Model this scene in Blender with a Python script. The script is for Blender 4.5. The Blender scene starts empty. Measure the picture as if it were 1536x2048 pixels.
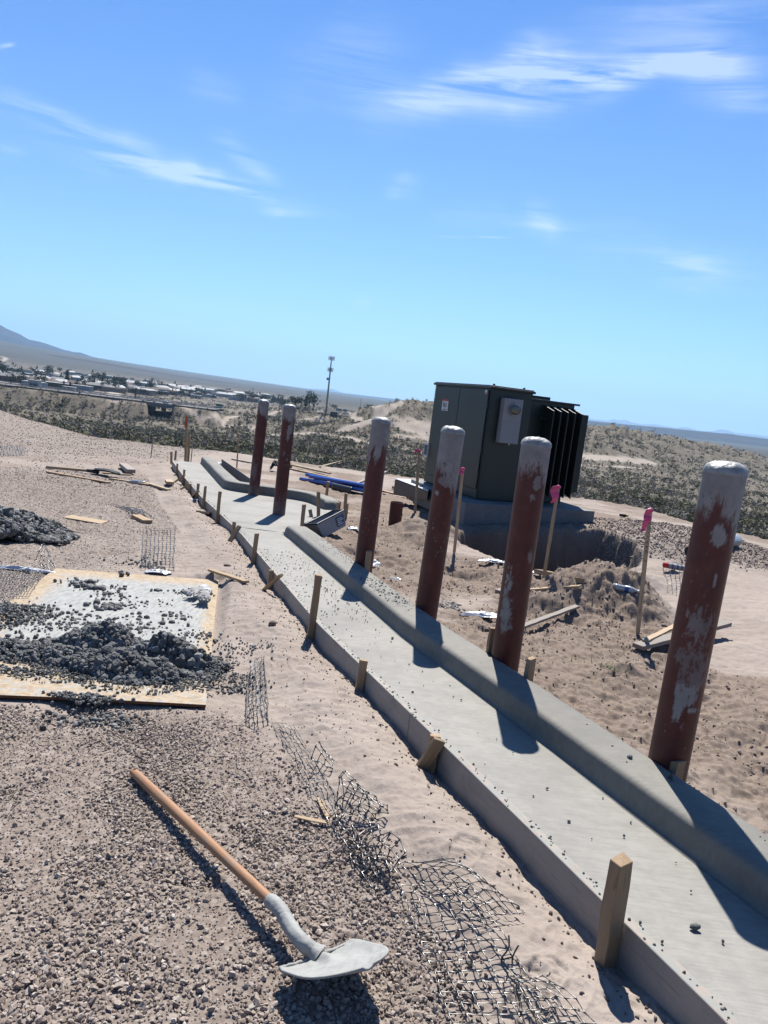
import bpy, math, random
import numpy as np
from mathutils import Matrix, Vector
random.seed(7); RNG = np.random.default_rng(7)
S = bpy.context.scene
C = S.collection
rad = math.radians

# ------------------------------------------------------------------ camera, world, sun, exposure
FPX, ROLL, PITCH, EYE = 1540.0, rad(6.8), rad(8.35), 1.70
_X = np.array([1., 0, 0]); _F = np.array([0, math.cos(PITCH), -math.sin(PITCH)]); _U0 = np.array([0, math.sin(PITCH), math.cos(PITCH)])
_R = _X * math.cos(ROLL) + _U0 * math.sin(ROLL); _U = -_X * math.sin(ROLL) + _U0 * math.cos(ROLL)
CAM = np.array([0, 0, EYE])
cd = bpy.data.cameras.new('camera'); cam = bpy.data.objects.new('camera', cd); C.objects.link(cam)
cd.sensor_fit = 'VERTICAL'; cd.sensor_height = 36; cd.lens = FPX / 2048 * 36
cd.clip_start = 0.05; cd.clip_end = 200000
cam.matrix_world = Matrix([[_R[0], _U[0], -_F[0], 0], [_R[1], _U[1], -_F[1], 0], [_R[2], _U[2], -_F[2], EYE], [0, 0, 0, 1]])
S.camera = cam
SUN_EL, SUN_AZ = rad(54), rad(3.0)          # az measured from +Y towards +X
w = bpy.data.worlds.new('World'); S.world = w; w.use_nodes = True
S.view_settings.view_transform = 'Standard'; S.view_settings.look = 'None'
S.view_settings.exposure = 1.08; S.view_settings.gamma = 1.0
sd = bpy.data.lights.new('sun', 'SUN'); sun = bpy.data.objects.new('sun', sd); C.objects.link(sun)
sd.energy = 5.0; sd.angle = rad(0.5); sd.color = (1.0, 0.955, 0.89)
_sd = Vector((math.sin(SUN_AZ) * math.cos(SUN_EL), math.cos(SUN_AZ) * math.cos(SUN_EL), math.sin(SUN_EL)))
sun.rotation_euler = _sd.to_track_quat('Z', 'Y').to_euler()


def ray(x, y):
    d = _F * FPX + _R * (x - 768) - _U * (y - 1024)
    return d / np.linalg.norm(d)


def at(x, y, z=0.10, s=0.028):
    d = ray(x, y); t = (z - EYE) / (d[2] + s * d[1]); return CAM + t * d


def dist(x, y, Y):
    d = ray(x, y); return CAM + d * Y / d[1]


def azel(x, y):
    d = ray(x, y); return math.atan2(d[0], d[1]), math.asin(d[2])


def world_sky():
    nt = w.node_tree; N = nt.nodes; L = nt.links; N.clear()
    out = N.new('ShaderNodeOutputWorld'); bg = N.new('ShaderNodeBackground'); sky = N.new('ShaderNodeTexSky')
    sky.sky_type = 'NISHITA'; sky.sun_disc = False; sky.sun_elevation = SUN_EL; sky.sun_rotation = SUN_AZ
    sky.altitude = 1300; sky.air_density = 1.0; sky.dust_density = 0.25; sky.ozone_density = 3.0
    bg.inputs['Strength'].default_value = 0.05
    tc = N.new('ShaderNodeTexCoord'); sep = N.new('ShaderNodeSeparateXYZ'); L.new(tc.outputs['Generated'], sep.inputs[0])

    def M(op, a, b=None, c=None):
        n = N.new('ShaderNodeMath'); n.operation = op
        for i, v in enumerate((a, b, c)):
            if v is None: continue
            if isinstance(v, (int, float)): n.inputs[i].default_value = v
            else: L.new(v, n.inputs[i])
        return n.outputs[0]
    az = M('ARCTAN2', sep.outputs[0], sep.outputs[1]); el = M('ARCSINE', sep.outputs[2])
    wn = N.new('ShaderNodeTexNoise'); wn.inputs['Scale'].default_value = 7; wn.inputs['Detail'].default_value = 3
    L.new(tc.outputs['Generated'], wn.inputs['Vector'])
    warp = M('MULTIPLY', M('SUBTRACT', wn.outputs['Fac'], .5), .09)
    el2 = M('ADD', el, warp)
    # cirrus wisps: two ends of the streak and its half width, strength
    streaks = [((720, 195), (1080, 128), 30, .55), ((980, 140), (1420, 150), 22, 1.0), ((780, 235), (1120, 190), 30, .45), ((1180, 80), (1536, 30), 45, .28),
               ((1330, 130), (1536, 215), 35, .4), ((0, 190), (330, 330), 16, .4), ((250, 335), (590, 412), 16, .95), ((80, 260), (430, 380), 26, .35),
               ((440, 290), (560, 370), 16, .25), ((1060, 420), (1110, 450), 22, .5), ((900, 440), (1160, 440), 16, .2), ((1330, 520), (1450, 540), 24, .42),
               ((1180, 480), (1536, 560), 30, .2), ((715, 603), (740, 607), 7, .35), ((560, 180), (800, 60), 40, .16), ((890, 473), (1000, 475), 1.4, .9),
               ((380, 160), (470, 215), 18, .16), ((780, 372), (830, 382), 12, .25), ((0, 300), (40, 310), 12, .25), ((0, 94), (20, 90), 3, .5)]
    tot = None
    for (p, q, wd, st) in streaks:
        a0, e0 = azel(*p); a1, e1 = azel(*q)
        ca, ce = (a0 + a1) / 2, (e0 + e1) / 2; th = math.atan2(e1 - e0, a1 - a0)
        ln = math.hypot(a1 - a0, e1 - e0) / 2 * 1.0 + 0.004; ww = wd / FPX
        da = M('SUBTRACT', az, ca); de = M('SUBTRACT', el if wd < 4 else el2, ce)
        u = M('ADD', M('MULTIPLY', da, math.cos(th) / ln), M('MULTIPLY', de, math.sin(th) / ln))
        v = M('ADD', M('MULTIPLY', da, -math.sin(th) / ww), M('MULTIPLY', de, math.cos(th) / ww))
        r2 = M('ADD', M('POWER', M('ABSOLUTE', u), 3.0), M('MULTIPLY', v, v))
        g = M('MULTIPLY', M('EXPONENT', M('MULTIPLY', r2, -1.0)), st)
        tot = g if tot is None else M('ADD', tot, g)
    mp = N.new('ShaderNodeMapping'); mp.inputs['Rotation'].default_value = (0, rad(12), 0); mp.inputs['Scale'].default_value = (4, 3.5, 52)
    L.new(tc.outputs['Generated'], mp.inputs['Vector'])
    nz = N.new('ShaderNodeTexNoise'); nz.inputs['Scale'].default_value = 1.4; nz.inputs['Detail'].default_value = 8; nz.inputs['Roughness'].default_value = .62; nz.inputs['Distortion'].default_value = .6
    L.new(mp.outputs[0], nz.inputs['Vector'])
    st = M('MULTIPLY', M('MAXIMUM', M('SUBTRACT', nz.outputs['Fac'], .36), 0), 3.2)
    fac = M('MINIMUM', M('MULTIPLY', tot, st), .46)
    hz = N.new('ShaderNodeHueSaturation'); hz.inputs['Hue'].default_value = .5; hz.inputs['Saturation'].default_value = 1.0; hz.inputs['Value'].default_value = 1.0
    gr = N.new('ShaderNodeMix'); gr.data_type = 'RGBA'; gr.blend_type = 'MULTIPLY'; gr.inputs['Factor'].default_value = 1
    cr = N.new('ShaderNodeValToRGB'); L.new(M('MULTIPLY', el, 2.2), cr.inputs[0]); cr.color_ramp.elements[0].color = (.95, 1.22, 1.46, 1); cr.color_ramp.elements[0].position = 0
    cr.color_ramp.elements[1].color = (.41, .83, 1.36, 1); cr.color_ramp.elements[1].position = 1
    L.new(sky.outputs[0], gr.inputs['A']); L.new(cr.outputs[0], gr.inputs['B']); L.new(gr.outputs['Result'], hz.inputs['Color'])
    mx = N.new('ShaderNodeMix'); mx.data_type = 'RGBA'; mx.inputs['B'].default_value = (9.6, 10.4, 11.4, 1)
    L.new(fac, mx.inputs['Factor']); L.new(hz.outputs[0], mx.inputs['A']); L.new(mx.outputs['Result'], bg.inputs['Color'])
    L.new(bg.outputs[0], out.inputs['Surface'])


world_sky()


# ------------------------------------------------------------------ noise
def vn(x, y, seed):
    T = np.random.default_rng(seed).random((256, 256)).astype(np.float32)
    xi = np.floor(x); yi = np.floor(y); fx = x - xi; fy = y - yi
    xi = xi.astype(np.int64) & 255; yi = yi.astype(np.int64) & 255; x1 = (xi + 1) & 255; y1 = (yi + 1) & 255
    fx = fx * fx * (3 - 2 * fx); fy = fy * fy * (3 - 2 * fy)
    a = T[xi, yi] * (1 - fx) + T[x1, yi] * fx; b = T[xi, y1] * (1 - fx) + T[x1, y1] * fx
    return (a * (1 - fy) + b * fy) * 2 - 1


def fbm(x, y, size, octv, seed, gain=.5, ridge=False):
    s = 0; a = 1.0; f = 1.0 / size; tot = 0
    for o in range(octv):
        c, d = math.cos(.6 + o * 1.1), math.sin(.6 + o * 1.1)
        n = vn((x * c - y * d) * f + 37.2 * o + 500, (x * d + y * c) * f + 17.7 * o + 500, seed + o)
        if ridge: n = 1 - 2 * np.abs(n)
        s = s + a * n; tot += a; a *= gain; f *= 2.03
    return s / tot


def sst(a, b, x):
    t = np.clip((x - a) / (b - a), 0, 1); return t * t * (3 - 2 * t)


# ------------------------------------------------------------------ plan of the site
FY = [-2, 1.0, 1.77, 3.38, 5.01, 6.5, 8.34, 9.5, 11.15, 13.5, 16.6]
FX = [2.45, 1.32, 1.02, .35, -.345, -.88, -1.55, -2.02, -2.70, -3.58, -4.69]
front = lambda y: np.interp(y, FY, FX)
PAN, CURB = .287, .137
Gz = lambda y: .10 - .028 * y
FARK = [(-4.16, 16.95), (-3.4, 14.7), (-2.75, 12.75), (-2.62, 12.42), (-2.4, 12.27), (-1.6, 12.18), (-1.3, 12.08), (-1.15, 11.9), (-.88, 11.3)]


def backx(y):      # outer edge of the concrete on the kerb side
    near = front(y) + .80
    pad = np.interp(y, [9.0, 9.6, 11.1, 11.6, 12.5, 12.75, 13.0, 14.7, 17.0], [-1.0, -.98, -.62, -.64, -1.2, -2.3, -2.5, -3.1, -3.85])
    return np.where(y < 8.9, near, pad)


def in_poly(x, y, P):
    c = np.zeros(np.shape(x), bool); n = len(P)
    for i in range(n):
        x0, y0 = P[i]; x1, y1 = P[(i + 1) % n]
        m = ((y0 > y) != (y1 > y)); xx = (x1 - x0) * (y - y0) / ((y1 - y0) + 1e-12) + x0
        c ^= m & (x < xx)
    return c


def pdist(x, y, P, closed=True):
    d = np.full(np.shape(x), 1e9); n = len(P)
    for i in range(n if closed else n - 1):
        a = np.array(P[i]); b = np.array(P[(i + 1) % n]); ab = b - a
        t = np.clip(((x - a[0]) * ab[0] + (y - a[1]) * ab[1]) / (ab @ ab + 1e-12), 0, 1)
        d = np.minimum(d, np.hypot(x - a[0] - t * ab[0], y - a[1] - t * ab[1]))
    return d


def sdf(x, y, P):
    d = pdist(x, y, P); return np.where(in_poly(x, y, P), -d, d)


PIT = [(1.75, 11.55), (2.6, 11.75), (3.5, 12.1), (3.75, 11.2), (3.5, 10.3), (3.05, 9.2), (2.5, 8.55), (2.0, 8.6), (1.70, 9.1), (1.35, 10.0), (1.12, 10.6), (1.15, 11.2), (1.45, 11.45)]
GRAVEL = [tuple(at(*q)[:2]) for q in [(-900, 1405), (0, 1412), (200, 1440), (430, 1432), (500, 1450), (540, 1530), (620, 1620), (720, 1720), (800, 1800), (880, 1910), (930, 2048), (960, 2400), (-3000, 2400)]]
EDGE_AZ = []; EDGE_R = []
for q in [(-500, 770), (0, 836), (110, 858), (200, 876), (340, 893), (470, 905), (600, 925), (740, 945), (850, 960), (1040, 985), (1200, 1002), (1300, 1022), (1400, 1052), (1536, 1086), (1800, 1120)]:
    P = at(*q); EDGE_AZ.append(math.atan2(P[0], P[1])); EDGE_R.append(math.hypot(P[0], P[1]))
EDGE_R[0] = 30; EDGE_R[1] = 29
VR = [0, 20, 32, 50, 80, 120, 180, 260, 360, 500, 800, 1500, 3000, 6000, 12000, 70000]
VZ = [-.5, -1.6, -3.4, -5.4, -7.6, -9.6, -11.6, -13.0, -14.2, -15.4, -17, -19, -18, -14, -10, -10]
HZ = lambda px: math.atan2(*ray(px, 800)[:2])
SHEETP = [tuple(at(*q)[:2]) for q in [(110, 1142), (440, 1164), (414, 1420), (-240, 1392)]]
PITS = [(.98, 8.5, .28, -.18), (-.15, 9.1, .35, -.16), (.25, 8.3, .25, .10), (.9, 10.8, .35, .14)]


def bump(x, y, cx, cy, sx, sy, h, th=0):
    c, s = math.cos(th), math.sin(th); dx = x - cx; dy = y - cy
    u = (dx * c + dy * s) / sx; v = (-dx * s + dy * c) / sy
    return h * np.exp(-(u * u + v * v))


def masks(x, y):
    g = sst(.18, -.12, sdf(x, y, GRAVEL) + fbm(x, y, .35, 3, 91) * .16)
    # pebbly stretch beyond the plywood on the left, mound far left, mound past the pit
    g2 = sst(.2, .6, bump(x, y, -4.6, 10.5, 2.6, 3.6, 1) + bump(x, y, -11, 21, 5.5, 6, 1.2) + bump(x, y, -3.4, 6.6, 1.1, 1.5, .7) + fbm(x, y, .8, 3, 92) * .15) * (x < front(y) - .6)
    g3 = sst(.25, .6, bump(x, y, 5.2, 13.3, 1.7, 2.1, 1.15, .4) + bump(x, y, 4.0, 11.2, .6, .9, .9) + fbm(x, y, .7, 3, 93) * .2)
    soil = np.where(x > backx(y), 1, 0) * sst(.0, .5, .35 + fbm(x, y, 1.1, 4, 94) + bump(x, y, 2.1, 7.2, .9, .8, .9) + bump(x, y, .4, 8.4, 1.2, 1.2, .8) + bump(x, y, 2.0, 4.4, .9, 1.0, .7) + bump(x, y, 2.4, 8.6, .8, .4, .8) - bump(x, y, 4.0, 7.5, 1.3, 3.0, 1.2))
    soil = np.maximum(soil, (x < front(y) - .7) * (y > 5) * .55 * sst(-.05, .4, fbm(x, y, 1.6, 4, 96) + bump(x, y, -4.6, 10.5, 2.6, 3.6, .35)))
    return g, g2, g3, soil


TRK = {}


def H(x, y, detail=True):
    x = np.asarray(x, float); y = np.asarray(y, float); r = np.hypot(x, y) + 1e-9; az = np.arctan2(x, y)
    re = np.interp(az, EDGE_AZ, EDGE_R); ye = np.clip(y, -8, 40)
    g, g2, g3, soil = masks(x, y)
    z = Gz(ye)
    z = z + bump(x, y, 2.4, 13.0, 2.0, 1.6, .24) + bump(x, y, 5.2, 13.2, 1.8, 1.8, .34, .4) + bump(x, y, 4.1, 11.1, .6, .8, .18)
    z = z + bump(x, y, -15.8, 25, 2.9, 4.5, 1.0) + bump(x, y, 4.3, 7.6, 1.2, 1.9, .22) + bump(x, y, 3.6, 9.4, 1.0, .7, .12)
    z = z + bump(x, y, 2.12, 7.35, .60, .48, .44) + bump(x, y, 1.72, 7.0, .3, .3, .10) + bump(x, y, 2.55, 7.0, .28, .35, .12) + bump(x, y, 2.7, 8.5, .5, .25, .16) + bump(x, y, 1.78, 5.15, .3, .22, .10) + bump(x, y, 2.7, 4.6, .5, .5, .10)
    z = z + bump(x, y, .42, 10.75, .34, .30, .20) + bump(x, y, .62, 10.3, .3, .3, .09)
    for (cx, cy, s, h) in PITS: z = z + bump(x, y, cx, cy, s, s * .8, h)
    z = z - .06 * sst(-5.2, -1.8, x - front(y) * 0) * (x < -1.8) * 0
    n = 0
    if detail:
        near = sst(60, 25, r)
        n = fbm(x, y, 1.3, 3, 11) * .030 + fbm(x, y, .33, 3, 12, .55) * .018 * (1 - g * .6) + fbm(x, y, .075, 3, 13, .6, True) * .0095 * (1 - g * .7)
        # wind and rake ripples in the loose sand
        n = n + fbm(x * .45 + y * .12, y * 1.8, .14, 2, 14, ridge=True) * .006 * (1 - g)
        dirt = fbm(x, y, .42, 4, 15, .55, ridge=True); lump = fbm(x, y, .10, 3, 16, .6, ridge=True)
        n = n + soil * (dirt * .045 - lump * .026) + bump(x, y, 2.12, 7.3, .9, .8, 1) * (dirt * .06 - lump * .022) + bump(x, y, 3.0, 9.0, 1.0, .5, 1) * (dirt * .07 + lump * .03)
        n = n * near + fbm(x, y, 9, 4, 17) * .25 * sst(10, 40, r - re + 14)
    z = z + n
    # footprints and tyre dents are added by stamp()
    # excavation by the transformer pad
    ps = sdf(x, y, PIT) + fbm(x, y, .6, 4, 21) * .20
    wall = sst(.05, -.28, ps)
    z = z - wall * (1.15 + fbm(x, y, .5, 3, 22) * .10) + sst(.5, .05, np.abs(ps - .25)) * .05
    # concrete footprint: keep the soil under it, and dig beside the forms
    fx = front(y); bx = backx(y); yin = (y < 17.0)
    dl = (fx - x) * .92; dr = (x - bx) * .92
    tr = np.exp(-(np.clip(dl, 0, 9) / .10) ** 2) * (dl > -.1) + np.exp(-(np.clip(dr, 0, 9) / .10) ** 2) * (dr > -.1)
    z = z - .032 * tr * (1 + .8 * fbm(x, y, .25, 2, 23)) * yin + .090 * np.exp(-(np.clip(dl, 0, 9) / .50) ** 2) * (dl > -.1) * yin * (1 + .3 * fbm(x, y, .5, 2, 25))
    ridge = np.exp(-((dl - .30) / .14) ** 2) * .022
    z = z + ridge * yin * (1 + fbm(x, y, .3, 2, 24))
    backfill = np.exp(-(np.clip(dr, 0, 9) / .7) ** 2) * .07 * (dr > .03)
    z = z + backfill * yin
    z = np.where((dl < -.02) & (dr < -.02) & yin, np.minimum(z, Gz(y) - .07), z)
    ks = sst(.10, -.02, sdf(x, y, SHEETP)); z = z * (1 - ks) + np.minimum(z, Gz(y) - .003) * ks
    # the edge of the made ground and the valley
    t = sst(-1.0, 14, r - re)
    zv = np.interp(r, VR, VZ)
    zv = zv + fbm(x, y, 45, 5, 31) * 1.1 * sst(30, 120, r) + fbm(x, y, 400, 4, 33) * 2.2 * sst(300, 900, r) + np.abs(fbm(x, y, 22, 3, 35, ridge=True)) * .5 * sst(60, 140, r)
    # knob hill, tower mound and low ridges (azimuth in radians, range in m)
    for (px, rr, sa, sr, h) in [(795, 275, 20, 42, 6.3), (875, 290, 22, 40, 7.2), (735, 262, 16, 22, 2.5), (650, 395, 15, 20, 4.2), (606, 440, 11, 16, 6.5), (540, 420, 30, 16, 2), (1180, 420, 55, 80, 11), (1330, 500, 70, 80, 7.5), (1050, 330, 40, 50, 9), (1500, 560, 90, 80, 5)]:
        a = HZ(px); lat = (az - a) * rr
        hh = h * np.exp(-(lat / sa) ** 2 - ((r - rr) / sr) ** 2)
        zv = zv + hh * (1 + .40 * fbm(x, y, 17, 5, 41, .6, True) - .05)
    # broad bajada rising to the left, and the rise on the far right
    zv = zv + sst(900, 5200, r) * 88 * sst(-.22, -.62, az)
    zv = zv + sst(1500, 9000, r) * 45 * sst(.0, -.30, az)
    zv = zv - 4.2 * sst(110, 210, r) * sst(12, -14, y - hwy(x)) * sst(HZ(640), HZ(520), az)
    # motorway bank
    hw = sst(HZ(530), HZ(430), az) * (1 - .96 * np.exp(-((az - HZ(322)) / .011) ** 4))
    zv = np.where(r < 700, np.maximum(zv, (HWZ - .5 - sst(8.5, 34, np.abs(y - hwy(x)) + fbm(x, y, 14, 3, 88, ridge=True) * 4 * (y < hwy(x))) * 9) * hw + (-60) * (1 - hw)), zv)
    return z * (1 - t) + zv * t


HWZ = -10.7


def hwy(x): return 318 + .02 * x


def hit(px, py, dz=0.0, detail=True):
    d = ray(px, py); t = np.concatenate([np.linspace(.8, 40, 3000), np.geomspace(40, 3000, 2500)])
    P = CAM + t[:, None] * d; h = H(P[:, 0], P[:, 1], detail) + dz
    b = np.nonzero(P[:, 2] < h)[0]
    k = b[0] if len(b) else len(t) - 1
    return P[k].copy()


def gz(x, y): return float(H(np.array([x]), np.array([y]))[0])


# ------------------------------------------------------------------ mesh helpers
def tri_mesh(name, V, F, mat=None, smooth=True, attrs=None, parent=None, link=True):
    me = bpy.data.meshes.new(name); V = np.asarray(V, np.float32); F = np.asarray(F, np.int32); k = F.shape[1]
    me.vertices.add(len(V)); me.vertices.foreach_set('co', V.ravel())
    me.loops.add(F.size); me.loops.foreach_set('vertex_index', F.ravel())
    me.polygons.add(len(F)); me.polygons.foreach_set('loop_start', np.arange(0, F.size, k, dtype=np.int32))
    me.polygons.foreach_set('use_smooth', np.full(len(F), smooth))
    me.update(calc_edges=True)
    for an, av in (attrs or {}).items():
        a = me.attributes.new(an, 'FLOAT', 'POINT'); a.data.foreach_set('value', np.asarray(av, np.float32))
    if mat: me.materials.append(mat)
    if not link: return me
    o = bpy.data.objects.new(name, me); C.objects.link(o)
    if parent: o.parent = parent
    return o


class MB:
    def __init__(s): s.v = []; s.f = []

    def add(s, V, F):
        n = len(s.v); s.v += [tuple(float(c) for c in p) for p in V]; s.f += [tuple(i + n for i in f) for f in F]; return s

    def box(s, c, size, B=None, taper=1.0):
        B = np.eye(3) if B is None else B; h = np.array(size) / 2; V = []
        for i in range(8):
            q = np.array([(1 if i & 1 else -1), (1 if i & 2 else -1), (1 if i & 4 else -1)]) * h
            if i & 4: q[:2] *= taper
            V.append(np.array(c) + B @ q)
        return s.add(V, [(0, 2, 3, 1), (4, 5, 7, 6), (0, 1, 5, 4), (2, 6, 7, 3), (0, 4, 6, 2), (1, 3, 7, 5)])

    def tube(s, P, R, n=8, cap=True):
        P = [np.array(p, float) for p in P]; R = [R] * len(P) if np.isscalar(R) else R; V = []; F = []; k = len(P)
        up = None
        for i, p in enumerate(P):
            d = P[min(i + 1, k - 1)] - P[max(i - 1, 0)]; d = d / (np.linalg.norm(d) + 1e-9)
            if up is None: up = np.array([0, 0, 1.]) if abs(d[2]) < .9 else np.array([1., 0, 0])
            a = np.cross(d, up); a /= np.linalg.norm(a) + 1e-9; b = np.cross(a, d); up = b
            for j in range(n):
                t = 2 * math.pi * j / n; V.append(p + R[i] * (a * math.cos(t) + b * math.sin(t)))
        for i in range(k - 1):
            for j in range(n):
                F.append((i * n + j, i * n + (j + 1) % n, (i + 1) * n + (j + 1) % n, (i + 1) * n + j))
        if cap: F += [tuple(range(n))[::-1], tuple((k - 1) * n + j for j in range(n))]
        return s.add(V, F)

    def poly(s, P): return s.add(P, [tuple(range(len(P)))])

    def prism(s, P, z0, z1):      # P plan points (counter clockwise)
        n = len(P); V = [(p[0], p[1], z0) for p in P] + [(p[0], p[1], z1) for p in P]
        F = [tuple(range(n))[::-1], tuple(range(n, 2 * n))] + [(i, (i + 1) % n, n + (i + 1) % n, n + i) for i in range(n)]
        return s.add(V, F)

    def build(s, name, mat, parent=None, smooth=False, bevel=0, seg=2):
        me = bpy.data.meshes.new(name); me.from_pydata(s.v, [], s.f); me.update()
        if mat: me.materials.append(mat)
        if smooth: me.polygons.foreach_set('use_smooth', [True] * len(me.polygons))
        o = bpy.data.objects.new(name, me); C.objects.link(o)
        if parent: o.parent = parent
        if bevel:
            m = o.modifiers.new('bevel', 'BEVEL'); m.width = bevel; m.segments = seg; m.limit_method = 'ANGLE'
        return o


def tag(o, label=None, cat=None, group=None, kind=None):
    if label: o['label'] = label
    if cat: o['category'] = cat
    if group: o['group'] = group
    if kind: o['kind'] = kind
    return o


def thing(name, loc, label, cat, group=None, rot=None):
    o = bpy.data.objects.new(name, None); C.objects.link(o); o.empty_display_size = .1
    o.location = tuple(float(c) for c in loc)
    if rot is not None: o.rotation_euler = rot
    return tag(o, label, cat, group)


def ico(sub=1):
    import bmesh
    bm = bmesh.new(); bmesh.ops.create_icosphere(bm, subdivisions=sub, radius=1)
    V = np.array([v.co[:] for v in bm.verts]); F = np.array([[v.index for v in f.verts] for f in bm.faces]); bm.free(); return V, F


def rot_mats(n, rng, tilt=None):
    q = rng.normal(size=(n, 4))
    if tilt is not None:
        a = rng.random(n) * 2 * np.pi; q = np.stack([np.cos(a / 2), rng.normal(0, tilt, n), rng.normal(0, tilt, n), np.sin(a / 2)], 1)
    q /= np.linalg.norm(q, axis=1)[:, None]; w_, x, y, z = q.T
    return np.stack([1 - 2 * (y * y + z * z), 2 * (x * y - z * w_), 2 * (x * z + y * w_), 2 * (x * y + z * w_), 1 - 2 * (x * x + z * z), 2 * (y * z - x * w_), 2 * (x * z - y * w_), 2 * (y * z + x * w_), 1 - 2 * (x * x + y * y)], 1).reshape(n, 3, 3)


def scatter_mesh(name, variants, pos, scl, mat, rng, tilt=None, smooth=False, tone=None, parent=None, extra=None, vid=None):
    """one merged mesh of many small bodies: every body takes one of the variants, a turn and a size"""
    n = len(pos); vid = rng.integers(0, len(variants), n) if vid is None else vid; RM = rot_mats(n, rng, tilt); tone = rng.random(n) if tone is None else tone
    if scl.ndim == 1: scl = np.repeat(scl[:, None], 3, 1) * (rng.uniform(.7, 1.35, (n, 3)) if 'mortar' in name else 1)
    VV = []; FF = []; TT = []; EE = []; off = 0
    for k, vt in enumerate(variants):
        V, F = vt[0], vt[1]; m = np.nonzero(vid == k)[0]
        if not len(m): continue
        W = np.einsum('nij,vj->nvi', RM[m], V) * scl[m][:, None, :] + pos[m][:, None, :]
        VV.append(W.reshape(-1, 3)); FF.append((F[None] + (np.arange(len(m)) * len(V))[:, None, None] + off).reshape(-1, 3)); TT.append(np.repeat(tone[m], len(V)))
        if extra: EE.append(np.tile(vt[2], len(m)))
        off += len(m) * len(V)
    at_ = {'tone': np.concatenate(TT)}
    if extra: at_[extra] = np.concatenate(EE)
    return tri_mesh(name, np.concatenate(VV), np.concatenate(FF), mat, smooth, at_, parent)


# ------------------------------------------------------------------ materials
ALB = .575          # colours below are written for a bright exposure; this brings them to real albedo


class NT:
    def __init__(s, name, rough=.8, spec=.3, metal=0):
        s.m = bpy.data.materials.new(name); s.m.use_nodes = True; s.t = s.m.node_tree; s.N = s.t.nodes; s.L = s.t.links
        s.b = s.N['Principled BSDF']; s.b.inputs['Roughness'].default_value = rough; s.b.inputs['Specular IOR Level'].default_value = spec; s.b.inputs['Metallic'].default_value = metal
        s.tc = None

    def coord(s, which='Object', scale=(1, 1, 1), rnd=False):
        if which == 'World':
            g = s.N.new('ShaderNodeNewGeometry'); o = g.outputs['Position']
        else:
            tc = s.N.new('ShaderNodeTexCoord'); o = tc.outputs[which]
        mp = s.N.new('ShaderNodeMapping'); mp.inputs['Scale'].default_value = scale; s.L.new(o, mp.inputs['Vector'])
        if rnd:
            oi = s.N.new('ShaderNodeObjectInfo'); vm = s.N.new('ShaderNodeVectorMath'); vm.operation = 'SCALE'; vm.inputs[0].default_value = (31, 17, 23)
            s.L.new(oi.outputs['Random'], vm.inputs['Scale']); s.L.new(vm.outputs[0], mp.inputs['Location'])
        return mp.outputs[0]

    def noise(s, co, scale, detail=4, rough=.55, dist_=0):
        n = s.N.new('ShaderNodeTexNoise'); n.inputs['Scale'].default_value = scale; n.inputs['Detail'].default_value = detail; n.inputs['Roughness'].default_value = rough; n.inputs['Distortion'].default_value = dist_
        s.L.new(co, n.inputs['Vector']); return n.outputs['Fac']

    def voro(s, co, scale, out='Distance', feat='F1'):
        n = s.N.new('ShaderNodeTexVoronoi'); n.feature = feat; n.inputs['Scale'].default_value = scale; s.L.new(co, n.inputs['Vector']); return n.outputs[out]

    def attr(s, name):
        n = s.N.new('ShaderNodeAttribute'); n.attribute_name = name; return n.outputs['Fac']

    def rnd(s): return s.N.new('ShaderNodeObjectInfo').outputs['Random']

    def ramp(s, f, stops):
        n = s.N.new('ShaderNodeValToRGB'); e = n.color_ramp.elements
        while len(e) < len(stops): e.new(.5)
        for i, (p, c) in enumerate(stops): e[i].position = p; e[i].color = (*c, 1) if not np.isscalar(c) else (c, c, c, 1)
        s.L.new(f, n.inputs[0]); return n.outputs[0]

    def math(s, op, a, b=None, clamp=False):
        n = s.N.new('ShaderNodeMath'); n.operation = op; n.use_clamp = clamp
        for i, v in enumerate((a, b)):
            if v is None: continue
            if isinstance(v, (int, float)): n.inputs[i].default_value = v
            else: s.L.new(v, n.inputs[i])
        return n.outputs[0]

    def mix(s, f, a, b, mode='MIX'):
        n = s.N.new('ShaderNodeMix'); n.data_type = 'RGBA'; n.blend_type = mode
        for k, v in (('Factor', f), ('A', a), ('B', b)):
            if isinstance(v, (int, float)): n.inputs[k].default_value = v
            elif isinstance(v, tuple): n.inputs[k].default_value = (*v, 1)
            else: s.L.new(v, n.inputs[k])
        return n.outputs['Result']

    def bump(s, h, st, d=.01, prev=None):
        n = s.N.new('ShaderNodeBump'); n.inputs['Strength'].default_value = st; n.inputs['Distance'].default_value = d
        s.L.new(h, n.inputs['Height'])
        if prev: s.L.new(prev, n.inputs['Normal'])
        return n.outputs[0]

    def done(s, col=None, nor=None, rough=None):
        if col is not None and not isinstance(col, tuple):
            col = s.mix(1.0, col, (ALB, ALB, ALB), 'MULTIPLY')
        if col is not None:
            if isinstance(col, tuple): s.b.inputs['Base Color'].default_value = (*col, 1)
            else: s.L.new(col, s.b.inputs['Base Color'])
        if nor is not None: s.L.new(nor, s.b.inputs['Normal'])
        if rough is not None: s.L.new(rough, s.b.inputs['Roughness'])
        return s.m


def plain(name, col, rough=.6, spec=.3, metal=0, var=.12, scale=8, bump=0):
    m = NT(name, rough, spec, metal); co = m.coord('Object', rnd=True); n = m.noise(co, scale, 5)
    c = m.mix(n, tuple(max(0, x * (1 - var * 2)) for x in col), tuple(min(1, x * (1 + var * 2)) for x in col))
    return m.done(c, m.bump(n, .4, bump) if bump else None)


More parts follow.
